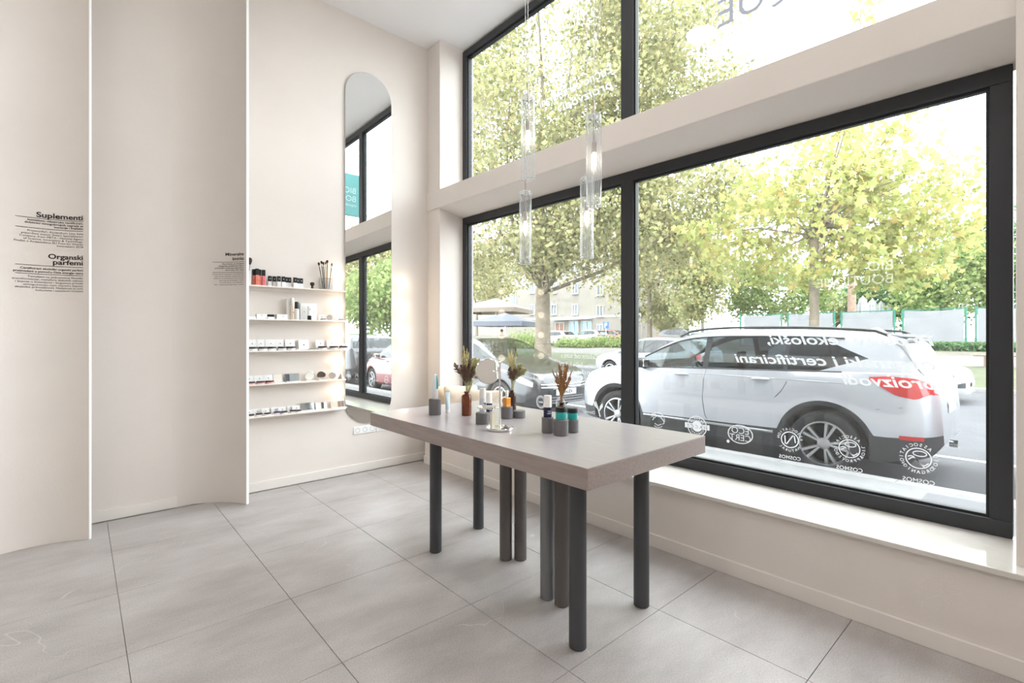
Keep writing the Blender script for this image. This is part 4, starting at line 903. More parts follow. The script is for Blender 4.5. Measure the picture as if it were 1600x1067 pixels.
    def cabin(s):
        P = s.P; fl = .45
        if not P.get('cabin'): 
            MB().box((P['dlo'][0]+.2, -.55, .5), (P['dlo'][1]-.5, .55, s.belt(0)-.05)).build('cabin_floor', SEAT, s.root); 
        c = P.get('seats', [(.10, .36), (.10, -.36), (-.85, .36), (-.85, -.36)])
        for x, y in c:
            b = MB().hexa([(x-.1,y-.22,.55),(x+.12,y-.22,.55),(x+.12,y+.22,.55),(x-.1,y+.22,.55),(x-.36,y-.2,1.12),(x-.24,y-.2,1.12),(x-.24,y+.2,1.12),(x-.36,y+.2,1.12)])
            b.hexa([(x-.37,y-.11,1.13),(x-.28,y-.11,1.13),(x-.28,y+.11,1.13),(x-.37,y+.11,1.13),(x-.40,y-.10,1.30),(x-.33,y-.10,1.30),(x-.33,y+.10,1.30),(x-.40,y+.10,1.30)]); b.box((x-.15, y-.23, .42), (x+.38, y+.23, .58))
            b.build('seat', SEAT, s.root, bev=.04)
        x = P['ws'][1]; bz = s.belt(x-.3)-.08
        MB().hexa([(x-.62,-.68,bz-.35),(x-.1,-.68,bz-.35),(x-.1,.68,bz-.35),(x-.62,.68,bz-.35),(x-.5,-.68,bz+.02),(x-.15,-.6,bz+.03),(x-.15,.6,bz+.03),(x-.5,.68,bz+.02)]).build('dashboard', DASH, s.root, bev=.03)
        tor = MB().tube([(.185*math.cos(a), .185*math.sin(a), 0) for a in np.linspace(0, 2*PI, 29)], .016, 8, False); tor.tube([(-.18,0,0),(.18,0,0)], .014, 6)
        tor.xf(Matrix.Translation((x-.78, .36, bz-.02)) @ Matrix.Rotation(math.radians(-68), 4, 'Y')).build('steering_wheel', BLACK, s.root, smooth=60)
    def patch(s, nm, m, xs, lo, hi, off=.004, sides=(1, -1), nz=5, smooth=40, parent=None):
        for sd in sides:
            rows = []
            for k in range(nz+1):
                row = []
                for x in xs:
                    z = lo(x)+(hi(x)-lo(x))*k/nz; row.append((x, sd*(s.side(x, z)+off), z))
                rows.append(row)
            MB().grid(rows).build(nm, m, parent or s.root, smooth=smooth, fix=False)
    def endpatch(s, nm, m, ys, lo, hi, off=.006, front=True, nz=4, parent=None):
        sg = 1 if front else -1
        rows = [[(s.nose(y, lo(y)+(hi(y)-lo(y))*k/nz, front)+sg*off, y, lo(y)+(hi(y)-lo(y))*k/nz) for y in ys] for k in range(nz+1)]
        return MB().grid(rows).build(nm, m, parent or s.root, smooth=40, fix=False)
    def seam(s, pts, r=.0035, nm='door_seam', m=None, off=.0, sides=(1, -1)):
        for sd in sides: MB().tube([(x, sd*(s.side(x, z)+off), z) for x, z in pts], r, 6).build(nm, m or BLACK, s.root, smooth=60)
    def mirror_pods(s, x, z, m):
        for sd in (1, -1):
            y = s.side(x, z-.05); b = MB().sphere((x, sd*(y+.11), z), .1, 14, 8, (.75, 1.0, .72)); b.tube([(x+.02, sd*(y-.02), z-.08), (x, sd*(y+.08), z-.05)], .03, 8); o = b.build('wing_mirror', m, s.root, smooth=60)
            MB().box((x-.078, sd*(y+.11)-.075, z-.05), (x-.068, sd*(y+.11)+.075, z+.045)).build('mirror_glass', MIRROR, o, bev=.01)
    def handles(s, xs, z, m):
        for x in xs:
            for sd in (1, -1):
                y = s.side(x, z); MB().sphere((x, sd*(y+.006), z), .1, 14, 8, (1.05, .28, .20)).build('door_handle', m, s.root, smooth=60)
def paint(nm, col, metal=.0, rough=.35): return omat(nm, col, rough, metal, coat=1.0)
def car_at(nm, label, loc, rz, P, pm, ds, group='parked cars'):
    t = thing(nm, label, 'car', loc, rz, group); c = Car(P, t, pm, ds); c.build(); return c
# the silver estate beside the window
SUV = dict(axles=(-1.335, 1.335), R=.345, Ra=.405, Rc=.462, rim=.236, has_clad=True, tumble=.34,
  top=[(-2.275,.66),(-2.26,.86),(-2.22,1.02),(-2.16,1.11),(-2.10,1.20),(-2.02,1.37),(-1.95,1.475),(-1.85,1.515),(-1.5,1.555),(-.9,1.585),(-.3,1.59),(.1,1.572),(.36,1.525),(.6,1.42),(.95,1.215),(1.10,1.13),(1.25,1.095),(1.6,1.03),(1.9,.945),(2.06,.85),(2.135,.74),(2.165,.60)],
  belt=[(-2.275,1.14),(-1.6,1.125),(-.5,1.10),(.6,1.075),(1.1,1.05),(1.5,.99),(1.9,.90),(2.165,.78)],
  w=[(-2.275,.62),(-2.25,.70),(-2.18,.80),(-2.05,.865),(-1.85,.895),(-1.4,.91),(0,.905),(1.2,.91),(1.6,.895),(1.85,.855),(2.0,.79),(2.1,.70),(2.165,.58)],
  sill=[(-2.275,.44),(-2.2,.34),(-2.0,.28),(-1.8,.24),(1.8,.24),(2.0,.25),(2.165,.30)], clad=[(-2.275,.54),(-1.85,.50),(-1.7,.50),(-.8,.45),(.8,.43),(1.8,.42),(2.165,.44)],
  dlo=(-1.72, 1.02), glass=[(.03, .98), (-.93, -.04), (-1.72, -.97)], ws=(.34, 1.08), rw=(-2.14, -1.98), tip=(-1.28, -1.72, .42))
silver = paint('silver_paint', (.60, .62, .67), .3, .3)
c = car_at('silver_car', 'silver estate car parked right outside the large window', (5.91+.905, 3.01, RZ), PI/2, SUV, silver, .045)
ca = np.linspace
c.patch('tail_light', TAIL, list(ca(-2.215, -1.74, 16)), lambda x: np.interp(x, [-2.215,-2.1,-1.95,-1.74], [.94,.885,.92,1.06]), lambda x: np.interp(x, [-2.215,-2.1,-1.9,-1.74], [1.04,1.085,1.10,1.085]), .006)
c.endpatch('tail_light', TAIL, list(ca(.50, .74, 6)), lambda y: .93, lambda y: 1.045, .006, False); c.endpatch('tail_light', TAIL, list(ca(-.74, -.50, 6)), lambda y: .93, lambda y: 1.045, .006, False)
c.patch('reflector', TAIL, list(ca(-2.16, -1.98, 6)), lambda x: .49, lambda x: .53, .005); c.endpatch('number_plate', PLATE, list(ca(-.26, .26, 6)), lambda y: .72, lambda y: .83, .01, False)
c.patch('head_light', LAMPC, list(ca(1.72, 2.09, 12)), lambda x: np.interp(x, [1.72,1.85,2.09], [.83,.77,.69]), lambda x: np.interp(x, [1.72,1.9,2.09], [.86,.87,.79]), .006)
c.endpatch('grille', BLACK, list(ca(-.42, .42, 11)), lambda y: .48, lambda y: .60, .01); c.endpatch('number_plate', PLATE, list(ca(-.26, .26, 6)), lambda y: .38, lambda y: .48, .02)
c.seam([(.98,1.06),(1.03,.95),(1.035,.75),(1.0,.55),(.96,.45)]); c.seam([(-.03,1.08),(-.01,.95),(.0,.7),(-.03,.5),(-.06,.46)]); c.seam([(-.97,1.10),(-.98,.98),(-.93,.88),(-.86,.80)], nm='door_seam')
c.seam([(-2.2,.86),(-2.0,.80),(-1.8,.765)], .0025, 'bumper_seam'); c.seam([(x, 1.005+.012*math.sin((x+1.7)*.9)) for x in ca(-1.72, 1.5, 24)], .006, 'shoulder_crease', silver, -.002)
c.seam([(x, .405) for x in ca(-.84, .86, 12)], .016, 'sill_trim', omat('satin_trim', (.55, .56, .58), .3, .8), .004)
c.handles((-.70, .30), 1.0, silver); c.mirror_pods(.86, 1.13, BLACK)
for sd in (1, -1):
    pts = [(x, sd*(c.sec(x)[7][0]+.015), c.sec(x)[7][1]+.045) for x in ca(-1.75, .30, 20)]; pts = [(-1.86, pts[0][1], pts[0][2]-.05)]+pts+[(.44, pts[-1][1], pts[-1][2]-.06)]
    MB().tube(pts, .016, 8).build('roof_rail', BLACK, c.root, smooth=60)
    pts = [(x, sd*(c.sec(x)[6][0]+.006), c.sec(x)[6][1]+.004) for x in ca(-1.5, .9, 24)]; MB().tube(pts, .010, 6).build('window_trim', BLACK, c.root, smooth=60)
    pts = [(x, sd*(c.sec(x)[5][0]+.008), c.sec(x)[5][1]-.004) for x in ca(-1.5, .98, 24)]; MB().tube(pts, .010, 6).build('window_trim', BLACK, c.root, smooth=60)
for sd in (1, -1):
    pts = [[(x, sd*(c.sec(x)[r][0]+.007), c.sec(x)[r][1]+.004) for x in ca(-2.155, -1.93, 8)] for r in (6, 7)]
    MB().grid(pts).build('rear_blade', BLACK, c.root, fix=False)
MB().hexa([(-2.04,-.47,1.475),(-1.85,-.52,1.495),(-1.85,.52,1.495),(-2.04,.47,1.475),(-2.05,-.47,1.498),(-1.85,-.52,1.525),(-1.85,.52,1.525),(-2.05,.47,1.498)]).build('roof_spoiler', silver, c.root, bev=.01)
MB().lathe([(.055,0),(.02,.05),(0,.055)], n=12).xf(Matrix.Translation((-1.62,0,1.54)) @ Matrix.Scale(1.8, 4, (1,0,0))).build('antenna_fin', silver, c.root, smooth=60)
MB().tube([(-2.20, -.45, .30), (-2.27, -.45, .30)], .04, 12).build('exhaust_tip', CHROME, c.root, smooth=50)
# hatchback profile for the other cars
HATCH = dict(axles=(-1.32, 1.30), R=.315, Ra=.36, Rc=.375, rim=.21, tumble=.34,
  top=[(-2.10,.60),(-2.08,.84),(-2.03,1.0),(-1.96,1.06),(-1.75,1.28),(-1.55,1.40),(-1.1,1.455),(-.5,1.485),(0,1.47),(.3,1.41),(.7,1.22),(1.08,1.0),(1.25,.955),(1.6,.89),(1.9,.80),(2.07,.70),(2.14,.52)],
  belt=[(-2.1,1.0),(-1.5,.99),(-.5,.965),(.6,.93),(1.1,.90),(1.5,.85),(2.14,.72)],
  w=[(-2.1,.60),(-2.05,.72),(-1.9,.82),(-1.6,.87),(0,.885),(1.3,.885),(1.7,.855),(1.95,.77),(2.08,.66),(2.14,.52)],
  sill=[(-2.1,.36),(-1.8,.22),(1.8,.22),(2.14,.24)], clad=[(-2.1,.40),(-1.8,.28),(1.8,.28),(2.14,.30)], dlo=(-1.55, 1.0), glass=[(.0, .97), (-.85, -.06), (-1.5, -.92)], ws=(.22, 1.05), rw=(-1.98, -1.62), tip=(-1.2, -1.55, .2))
def dress(c, body, rear=True):
    c.patch('head_light', LAMPC, list(ca(1.62, 2.08, 12)), lambda x: np.interp(x, [1.62,1.8,2.08], [.75,.66,.57]), lambda x: np.interp(x, [1.62,1.85,2.08], [.77,.755,.655]), .006)
    c.patch('tail_light', TAIL, list(ca(-2.06, -1.72, 10)), lambda x: np.interp(x, [-2.06,-1.9,-1.72], [.76,.80,.88]), lambda x: np.interp(x, [-2.06,-1.9,-1.72], [.94,.96,.93]), .006)
    c.endpatch('grille', BLACK, list(ca(-.45, .45, 9)), lambda y: .40, lambda y: .50, .008); c.endpatch('number_plate', PLATE, list(ca(-.26, .26, 5)), lambda y: .40, lambda y: .50, .018); c.endpatch('number_plate', PLATE, list(ca(-.26, .26, 5)), lambda y: .66, lambda y: .77, .01, False)
    c.seam([(.98,.93),(1.0,.7),(.94,.36)]); c.seam([(-.03,.96),(.0,.7),(-.03,.30)]); c.seam([(-.9,.98),(-.92,.82),(-.86,.68)]); c.handles((-.72, .22), .86, body); c.mirror_pods(.80, .99, body)
# dark saloon facing us at the left
DARK = paint('charcoal_paint', (.045, .047, .052), .3, .3)
SAL = dict(HATCH); SAL['R'] = .32; SAL['top'] = [(x*1.03, z*(1.02 if z > 1 else 1.06)) for x, z in HATCH['top']]; SAL['w'] = [(x*1.03, y*1.015) for x, y in HATCH['w']]
c = car_at('dark_car', 'charcoal car facing the silver car, nose seen through the left pane', (5.98+.90, 8.42, RZ), -PI/2, SAL, DARK, .06)
dress(c, DARK)
for z0, r in ((.585, .012), (.53, .012)):
    MB().tube([(c.nose(y, z0+.03*max(0, 1-abs(y)/.12), True)+.012, y, z0+.05*max(0, 1-abs(y)/.14)+.045*abs(y)) for y in ca(-.62, .62, 31)], r, 8).build('chrome_chevron', CHROME, c.root, smooth=60)
for z0 in (.36, .31, .26): MB().tube([(c.nose(y, z0, True)+.008, y, z0) for y in ca(-.5, .5, 15)], .007, 6).build('grille_slat', omat('grey_slat', (.3, .3, .31), .4, .5), c.root, smooth=60)
pl = c.endpatch('number_plate', PLATE, list(ca(-.28, .28, 7)), lambda y: .40, lambda y: .51, .03)
mb = MB(); xn = c.nose(0, .45, True)+.034; vs, fs = text2d('5494-EV', .10, 'CENTER', bold=.01); mb.add([(xn, x, .42+y) for x, y in vs], fs); mb.build('plate_text', PRINT, pl, fix=False)
# silver hatchback across the street, white hatchback at the right
SLV2 = paint('pale_silver_paint', (.45, .46, .49), .2, .3); c = car_at('silver_hatchback', 'silver hatchback parked across the street behind the mullion', (14.0+.9, 9.28, RZ), PI/2, HATCH, SLV2, .07); dress(c, SLV2)
WHT = paint('white_paint', (.60, .60, .61), .0, .35); c = car_at('white_hatchback', 'white hatchback nosing out behind the silver estate', (14.0+.9, 3.42, RZ), -PI/2, HATCH, WHT, .07); dress(c, WHT)
c.patch('fog_lamp_surround', CLAD, list(ca(1.86, 2.09, 8)), lambda x: .38, lambda x: np.interp(x, [1.86, 2.09], [.42, .50]), .008)
REDP = paint('red_paint', (.42, .02, .03), .1, .3); c = car_at('red_car', 'red hatchback seen only in the tall wall mirror', (6.0+.9, -1.62, RZ), -PI/2, HATCH, REDP, .07); dress(c, REDP); c.root.scale = (.86, .97, .98)
GRY = paint('graphite_paint', (.10, .105, .115), .3, .3); c = car_at('grey_car', 'dark grey estate behind the red car in the wall mirror', (6.0+.9, -6.35, RZ), -PI/2, SUV, GRY, .08)
c.endpatch('tail_light', TAIL, list(ca(.45, .74, 6)), lambda y: .93, lambda y: 1.045, .006, False); c.handles((-.70, .30), 1.0, GRY); c.mirror_pods(.86, 1.13, GRY)
c.patch('head_light', LAMPC, list(ca(1.72, 2.09, 12)), lambda x: np.interp(x, [1.72,1.85,2.09], [.83,.77,.69]), lambda x: np.interp(x, [1.72,1.9,2.09], [.86,.87,.79]), .006)
# ------------------------------------------------------------------ trees
BARK = omat('plane_bark', (.33, .27, .20), .9, noise=.28, nscale=4, bump=.5, bscale=14); BARKD = omat('dark_bark', (.16, .13, .10), .9, noise=.3, nscale=5, bump=.5, bscale=14); BARKP = omat('pale_bark', (.55, .52, .46), .9, noise=.25, nscale=6)
QUAD = np.array([(0,-.5,0),(.34,0,.06),(0,.5,0),(-.34,0,.06)])
a_ = np.linspace(0, 2*PI, 11)[:-1]; rad_ = np.array([.55,.27,.52,.26,.42,.20,.42,.26,.52,.27])
STAR = np.stack([rad_*np.sin(a_), rad_*np.cos(a_), .05*np.cos(2*a_)], 1)
def leaf_mesh(name, C, size, shape, rng):
    n = len(C); k = len(shape)
    q = rng.normal(size=(n, 4)); q /= np.linalg.norm(q, axis=1)[:, None]; w, x, y, z = q.T
    R = np.stack([np.stack([1-2*(y*y+z*z), 2*(x*y-z*w), 2*(x*z+y*w)], 1), np.stack([2*(x*y+z*w), 1-2*(x*x+z*z), 2*(y*z-x*w)], 1), np.stack([2*(x*z-y*w), 2*(y*z+x*w), 1-2*(x*x+y*y)], 1)], 1)
    s = size*rng.uniform(.65, 1.3, n)
    V = (np.einsum('nij,kj->nki', R, shape)*s[:, None, None]+C[:, None, :]).reshape(-1, 3)
    me = bpy.data.meshes.new(name); me.vertices.add(n*k); me.loops.add(n*k); me.polygons.add(n)
    me.vertices.foreach_set('co', V.astype(np.float32).ravel()); me.loops.foreach_set('vertex_index', np.arange(n*k, dtype=np.int32))
    me.polygons.foreach_set('loop_start', np.arange(0, n*k, k, dtype=np.int32)); me.polygons.foreach_set('loop_total', np.full(n, k, dtype=np.int32)); me.update(); me.validate(); return me
def tree(nm, label, base, blobs, nclump, nleaf, lsize, lmat, tr, fork, bark=BARK, shape=QUAD, sig=.55, seed=1, group='street and park trees', nbranch=26, lean=(0, 0)):
    """blobs: (centre, (rx, ry, rz), weight); fork: height above base where limbs leave"""
    rng = np.random.default_rng(seed); t = thing(nm, label, 'tree', base, group=group); B = np.array(base)
    wts = np.array([b[2] for b in blobs], float); wts /= wts.sum(); C = []
    for i in rng.choice(len(blobs), nclump, p=wts):
        c, r, _ = blobs[i]; d = rng.normal(size=3); d /= np.linalg.norm(d); C.append(np.array(c)-B+d*np.array(r)*rng.uniform(.25, 1)**.55)
    C = np.array(C)
    idx = rng.integers(0, nclump, nleaf); L = C[idx]+rng.normal(size=(nleaf, 3))*sig*np.array([1, 1, .7])
    o = obj('foliage', leaf_mesh('foliage', L, lsize, shape, rng), lmat, t); o['kind'] = 'stuff'
    top = np.array([lean[0], lean[1], fork]); mb = MB()
    mb.tube([(0,0,-.3), (0,0,.1), tuple(top*.35+np.array([.05*tr, 0, 0])), tuple(top*.7), tuple(top)], [tr*1.5, tr*1.2, tr, tr*.95, tr*.9], 14).build('trunk', bark, t, smooth=60)
    cr = C.mean(0)
    order = rng.permutation(nclump)[:nbranch]
    for j, i in enumerate(order):
        e = C[i]; r0 = tr*(.55 if j < 5 else .28); m1 = top+(e-top)*.33+rng.normal(size=3)*.12*np.linalg.norm(e-top)*.5; m2 = top+(e-top)*.68+rng.normal(size=3)*.1*np.linalg.norm(e-top)*.5
        s0 = top*rng.uniform(.82, 1.0) if j >= 5 else top*.96
        MB().tube([tuple(s0), tuple(m1), tuple(m2), tuple(e)], [r0, r0*.7, r0*.4, r0*.12], 7).build('branch', bark, t, smooth=60)
    return t
LM1 = oleaf('plane_leaves_olive', [(.17,.19,.085),(.33,.34,.16),(.46,.45,.22),(.52,.49,.24),(.40,.40,.22),(.58,.49,.24)], .5)
LM2 = oleaf('plane_leaves_yellow', [(.33,.38,.13),(.50,.54,.19),(.58,.58,.22),(.64,.59,.23),(.48,.53,.23),(.66,.50,.20)], .55)
LM3 = oleaf('fresh_green_leaves', [(.16,.26,.08),(.28,.38,.13),(.38,.45,.18),(.46,.50,.22)], .5)
LM4 = oleaf('dark_green_leaves', [(.07,.16,.07),(.12,.24,.11),(.18,.30,.14),(.26,.35,.16)], .45)
LM5 = oleaf('pale_birch_leaves', [(.40,.48,.20),(.52,.56,.28),(.60,.58,.30),(.62,.52,.24)], .55)
def A(px, py, t): return tuple(att(px, py, t))
def ground_at(px, X): r = ray(px, 526); return (X, X/r.x*r.y, gz(X))
b1 = ground_at(848, 18.9)
tree('plane_tree', 'big old plane tree filling the left panes with a thick trunk', b1, [(A(850,90,25.5), (8.5,8.5,7.5), 5), (A(770,340,25), (5.5,5.5,4.0), 2), (A(950,330,24), (6.0,6.0,3.3), 2.2), (A(1030,60,25), (4.3,4.3,6.5), 2.2), (A(1050,330,27), (4.2,4.2,3.4), 1.5), (A(720,120,26), (6,6,8), 2)], 700, 88000, .225, LM1, .42, 4.0, seed=3, sig=.62, nbranch=34)
b2 = ground_at(1272, 18.7)
tree('plane_tree', 'young yellowing plane tree with a slim trunk behind the silver estate', b2, [(A(1280,330,16.4), (3.2,3.2,2.6), 4), (A(1400,350,16.2), (2.6,2.6,2.0), 2.2), (A(1170,370,17.0), (2.0,2.4,1.7), 1.6), (A(1340,240,16.6), (1.9,1.9,1.6), 1.4), (A(1350,60,16.6), (.6,.6,2.2), .35), (A(1470,330,16.0), (1.1,1.1,1.6), .8), (A(1330,420,16), (2.6,2.6,.7), .9)], 210, 7600, .25, LM2, .15, 5.4, seed=5, shape=STAR, sig=.36, nbranch=40, bark=BARK)
def far_tree(nm, label, px, X, blobs, n, ls, lm, tr=.18, fork=2.5, bark=BARKD, seed=1, sig=.6):
    tree(nm, label, ground_at(px, X), blobs, max(20, n//70), n, ls, lm, tr, fork, bark, seed=seed, sig=sig, nbranch=10)
far_tree('birch_tree', 'pale green weeping birch beyond the car roof left of the fence', 1098, 44, [(A(1090,440,45), (2.6,2.6,4.2), 3), (A(1085,400,45), (1.8,1.8,3), 1)], 11000, .34, LM5, .14, 5, BARKP, 11, .5)
far_tree('park_tree', 'small pale green tree between the mullion and the birch', 1040, 50, [(A(1040,492,52), (2.0,2.0,2.2), 1)], 2400, .34, LM5, .1, 1.5, BARKP, 12, .5)
far_tree('park_tree', 'olive park tree far behind beside the mullion', 1015, 44, [(A(1020,410,50), (4.5,4.5,6.0), 1)], 5200, .42, LM1, .22, 6, BARK, 13, .8)
far_tree('park_tree', 'broad dark green tree behind the left fence panels', 1215, 52, [(A(1215,455,46), (4.4,4.4,3.2), 3), (A(1170,430,48), (2.6,2.6,3.2), 1)], 8000, .36, LM3, .2, 2.5, BARKD, 14, .7)
far_tree('park_tree', 'low yellow green tree behind the fence beside the slim trunk', 1305, 60, [(A(1308,482,52), (2.2,2.2,1.8), 1)], 2200, .36, LM5, .12, 1.5, BARKD, 15, .5)
far_tree('park_tree', 'dark teal green tree behind the closed white parasols', 1385, 62, [(A(1385,462,50), (4.2,4.2,3.0), 1)], 6500, .36, LM4, .2, 2.5, BARKD, 16, .7)
far_tree('park_tree', 'tall light green tree behind the right fence panels', 1480, 58, [(A(1470,430,43), (3.4,3.4,4.2), 3), (A(1450,470,42), (2.5,2.5,2.2), 1)], 8000, .36, LM3, .2, 4, BARKP, 17, .7)
far_tree('park_tree', 'grey green tree cut off by the right window frame', 1550, 60, [(A(1560,420,44), (3.2,3.2,5.0), 1)], 6000, .36, LM4, .2, 4, BARKD, 18, .7)
far_tree('park_tree', 'pale tree beyond the cafe parasols at the left', 745, 44, [(A(745,430,60), (5,5,5), 1)], 3600, .45, LM1, .2, 5, BARK, 19, .8)
for i, (x, y, lm) in enumerate(((19.5, -27, LM3), (21.5, -35, LM1), (19.5, -43, LM1))):
    tree('street_tree', f'leafy street tree seen only in the wall mirror, {["nearest", "middle", "farthest"][i]} one', (x, y, gz(x)), [((x, y, 4.6 if i == 0 else 7.5), (3.6, 3.6, 3.0 if i == 0 else 5.0), 1)], 90, 8000, .36, lm, .2, 2.6, BARK, seed=30+i, sig=.7, nbranch=12)
tr = thing('pine_trunk', 'tall bare reddish pine trunk behind the fence near the parasols', 'tree', ground_at(1331, 46))
MB().tube([(0,0,-.2),(0,0,5),(.1,.05,11)], [.34, .27, .2], 12).build('trunk', omat('pine_bark', (.48, .32, .24), .9, noise=.25, nscale=5, bump=.4, bscale=16), tr, smooth=60)
rng = np.random.default_rng(44); o = obj('foliage', leaf_mesh('foliage', rng.normal(size=(1500, 3))*np.array([1.0, 1.0, .8])+np.array([.1, .05, 11.3]), .34, QUAD, rng), LM3, tr); o['kind'] = 'stuff'
# ------------------------------------------------------------------ fence with white sheets
FG = omat('green_steel', (.03, .26, .17), .5); SHEET = omat('white_sheet', (.41, .415, .435), .8, noise=.05, nscale=1.5)
FXX = 40.0; fy = [FXX/ray(px, 526).x*ray(px, 526).y for px in (1157, 1226, 1309, 1404, 1517, 1660)]
fc = thing('sheeted_fence', 'green steel fence hung with white sheets behind the parked cars', 'fence', (FXX, fy[2], gz(FXX)))
fz0, fz1 = .15, 2.42
for i, y in enumerate(fy):
    for d in ((-.22, .22) if 0 < i < 5 else (0,)):
        MB().box((-.05, y-fy[2]+d-.05, -.3), (.05, y-fy[2]+d+.05, fz1+.12)).build('post', FG, fc)
for i in range(5):
    ya, yb = fy[i+1]-fy[2]+.3, fy[i]-fy[2]-.3
    rows = [[(-.03+.035*math.sin(7*k+3*j+i)*(.4+.6*math.sin(j*1.7)), ya+(yb-ya)*k/14, fz0+(fz1-fz0)*j/6-(.07*math.sin(PI*k/14) if j == 6 else 0)) for k in range(15)] for j in range(7)]
    MB().grid(rows).build('sheet', SHEET, fc, smooth=60, fix=False)
    MB().box((-.025, ya-.08, fz1+.0), (.025, yb+.08, fz1+.06)).build('rail', FG, fc)
MB().box((-.2, fy[5]-fy[2], -.4), (.2, fy[0]-fy[2], .12)).build('plinth', KERB, fc)
hg = tag(obj('low_hedge', leaf_mesh('low_hedge', np.stack([RNG.normal(38.2, .3, 5200), RNG.uniform(fy[5], fy[3]+1.0, 5200), RNG.uniform(.62, 1.12, 5200)], 1), .2, QUAD, RNG), LM4), 'low clipped hedge along the foot of the sheeted fence', 'hedge')
# closed parasols
for i, (px, py, t) in enumerate(((1348, 463, 43.5), (1363, 467, 44.5), (1376.5, 471, 45.5), (1388.5, 474.5, 46.5))):
    p = att(px, py, t); g = gz(p.x); H_ = p.z-g; o = thing('closed_parasol', f'closed white parasol above the fence, {ORD[i]} from the left', 'parasol', (p.x, p.y, g), group='closed white parasols')
    MB().tube([(0,0,0),(0,0,H_+.05)], .04, 8).build('pole', WHITE, o, smooth=60); n = 40; rows = []
    for z, r in ((H_-2.3, .30), (H_-1.6, .46), (H_-.75, .40), (H_-.62, .30), (H_-.3, .27), (H_, .03)): rows.append([(r*(1+.16*math.cos(8*2*PI*k/n))*math.cos(2*PI*k/n), r*(1+.16*math.cos(8*2*PI*k/n))*math.sin(2*PI*k/n), z) for k in range(n+1)])
    MB().grid(rows).build('folded_canopy', omat('parasol_white', (.6, .6, .61), .8), o, smooth=60, fix=False); MB().lathe([(.33,H_-.70),(.34,H_-.66),(.33,H_-.62)], n=24, cap=False).build('strap', omat('grey_strap', (.4, .4, .42), .7), o)
    MB().lathe([(.35,0),(.35,.08),(.06,.10)], n=20).build('base', KERB, o, smooth=40)
# bench
by0, by1 = -.9, 2.2; BX = 26.0
o = thing('park_bench', 'long plain wooden bench on the verge near the right frame', 'bench', (BX, (by0+by1)/2, gz(BX))); WOOD = omat('weathered_wood', (.36, .27, .20), .8, noise=.15, nscale=6, stretch=(8, 1, 8)); hb = (by1-by0)/2
for k in range(3): MB().box((-.2+k*.14, -hb, .40), (-.08+k*.14, hb, .46)).build('seat_plank', WOOD, o, bev=.006)
for y in (-hb+.35, 0, hb-.35): MB().box((-.18, y-.06, -.1), (.18, y+.06, .40)).build('leg', WOOD, o, bev=.006)
# ------------------------------------------------------------------ apartment house
HX = 50.0; yat = lambda px: HX/ray(px, 526).x*ray(px, 526).y
hy0, hy1 = yat(1003), yat(690); hgz = gz(HX); bd = thing('apartment_house', 'cream apartment house with white windows beyond the big tree', 'building', (HX, (hy0+hy1)/2, hgz)); yc = (hy0+hy1)/2
CREAM = omat('cream_render', (.44, .40, .345), .9, noise=.05, nscale=1.2); FWH = omat('white_frame', (.8, .8, .8), .5); DGL = omat('dark_window_glass', (.22, .26, .30), .1, coat=.5); BGL = omat('blue_shop_glass', (.25, .50, .72), .15, coat=.5)
MB().box((0, hy0-yc, -1), (11, hy1-yc, 15.5)).build('wall', CREAM, bd); MB().box((-.25, hy0-yc-.2, 15.5), (11.2, hy1-yc+.2, 15.8)).build('cornice', FWH, bd); MB().box((-.06, hy0-yc, 3.1), (0, hy1-yc, 3.35)).build('string_course', FWH, bd)
MB().add([(-.3,hy0-yc-.3,15.8),(11.3,hy0-yc-.3,15.8),(11.3,hy1-yc+.3,15.8),(-.3,hy1-yc+.3,15.8),(5.5,hy0-yc+3,18.5),(5.5,hy1-yc-3,18.5)], [(0,1,4),(1,2,5,4),(2,3,5),(3,0,4,5)]).build('roof', omat('red_tiles', (.42, .17, .11), .9, noise=.15, nscale=3), bd)
def hwin(px, py, w, h, m=DGL):
    p = onX(px, py, HX); y, z = p.y-yc, p.z-hgz
    f = MB()
    for q in ((-w/2-.1, -h/2-.1, w/2+.1, -h/2), (-w/2-.1, h/2, w/2+.1, h/2+.1), (-w/2-.1, -h/2, -w/2, h/2), (w/2, -h/2, w/2+.1, h/2), (-.05, -h/2, .05, h/2)): f.box((-.10, y+q[0], z+q[1]), (.02, y+q[2], z+q[3]))
    fr = f.build('window', FWH, bd); MB().box((-.03, y-w/2, z-h/2), (.0, y+w/2, z+h/2)).build('pane', m, fr)
    MB().box((-.22, y-w/2-.15, z-h/2-.18), (.0, y+w/2+.15, z-h/2-.1)).build('sill', FWH, fr)
for py in (421, 452.5, 485.5, 515):
    for px in (976, 938): hwin(px, py+(2 if px == 976 else 0), .85, 1.25)
    for px in ((899, 866, 832) if py < 500 else ()): hwin(px, py-2, .85, 1.25)
for px in (803, 778, 752):
    for py in (380, 424, 468): hwin(px, py, .9, 1.5)
hwin(897, 515, 1.5, 2.2, BGL); hwin(917, 515, 1.5, 2.2, BGL); hwin(875, 516, 1.5, 2.0, omat('rust_shopfront', (.45, .22, .14), .5))
p0, p1 = onX(926, 505, HX), onX(866, 505, HX); MB().hexa([(-.9,p0.y-yc,2.9),(0,p0.y-yc,2.9),(0,p1.y-yc,2.9),(-.9,p1.y-yc,2.9),(-.9,p0.y-yc,2.98),(0,p0.y-yc,3.1),(0,p1.y-yc,3.1),(-.9,p1.y-yc,2.98)]).build('shop_canopy', FWH, bd)
p = att(947, 508, 46); o = thing('parking_sign', 'small blue parking sign with a white letter P', 'sign', (p.x, p.y, gz(p.x)))
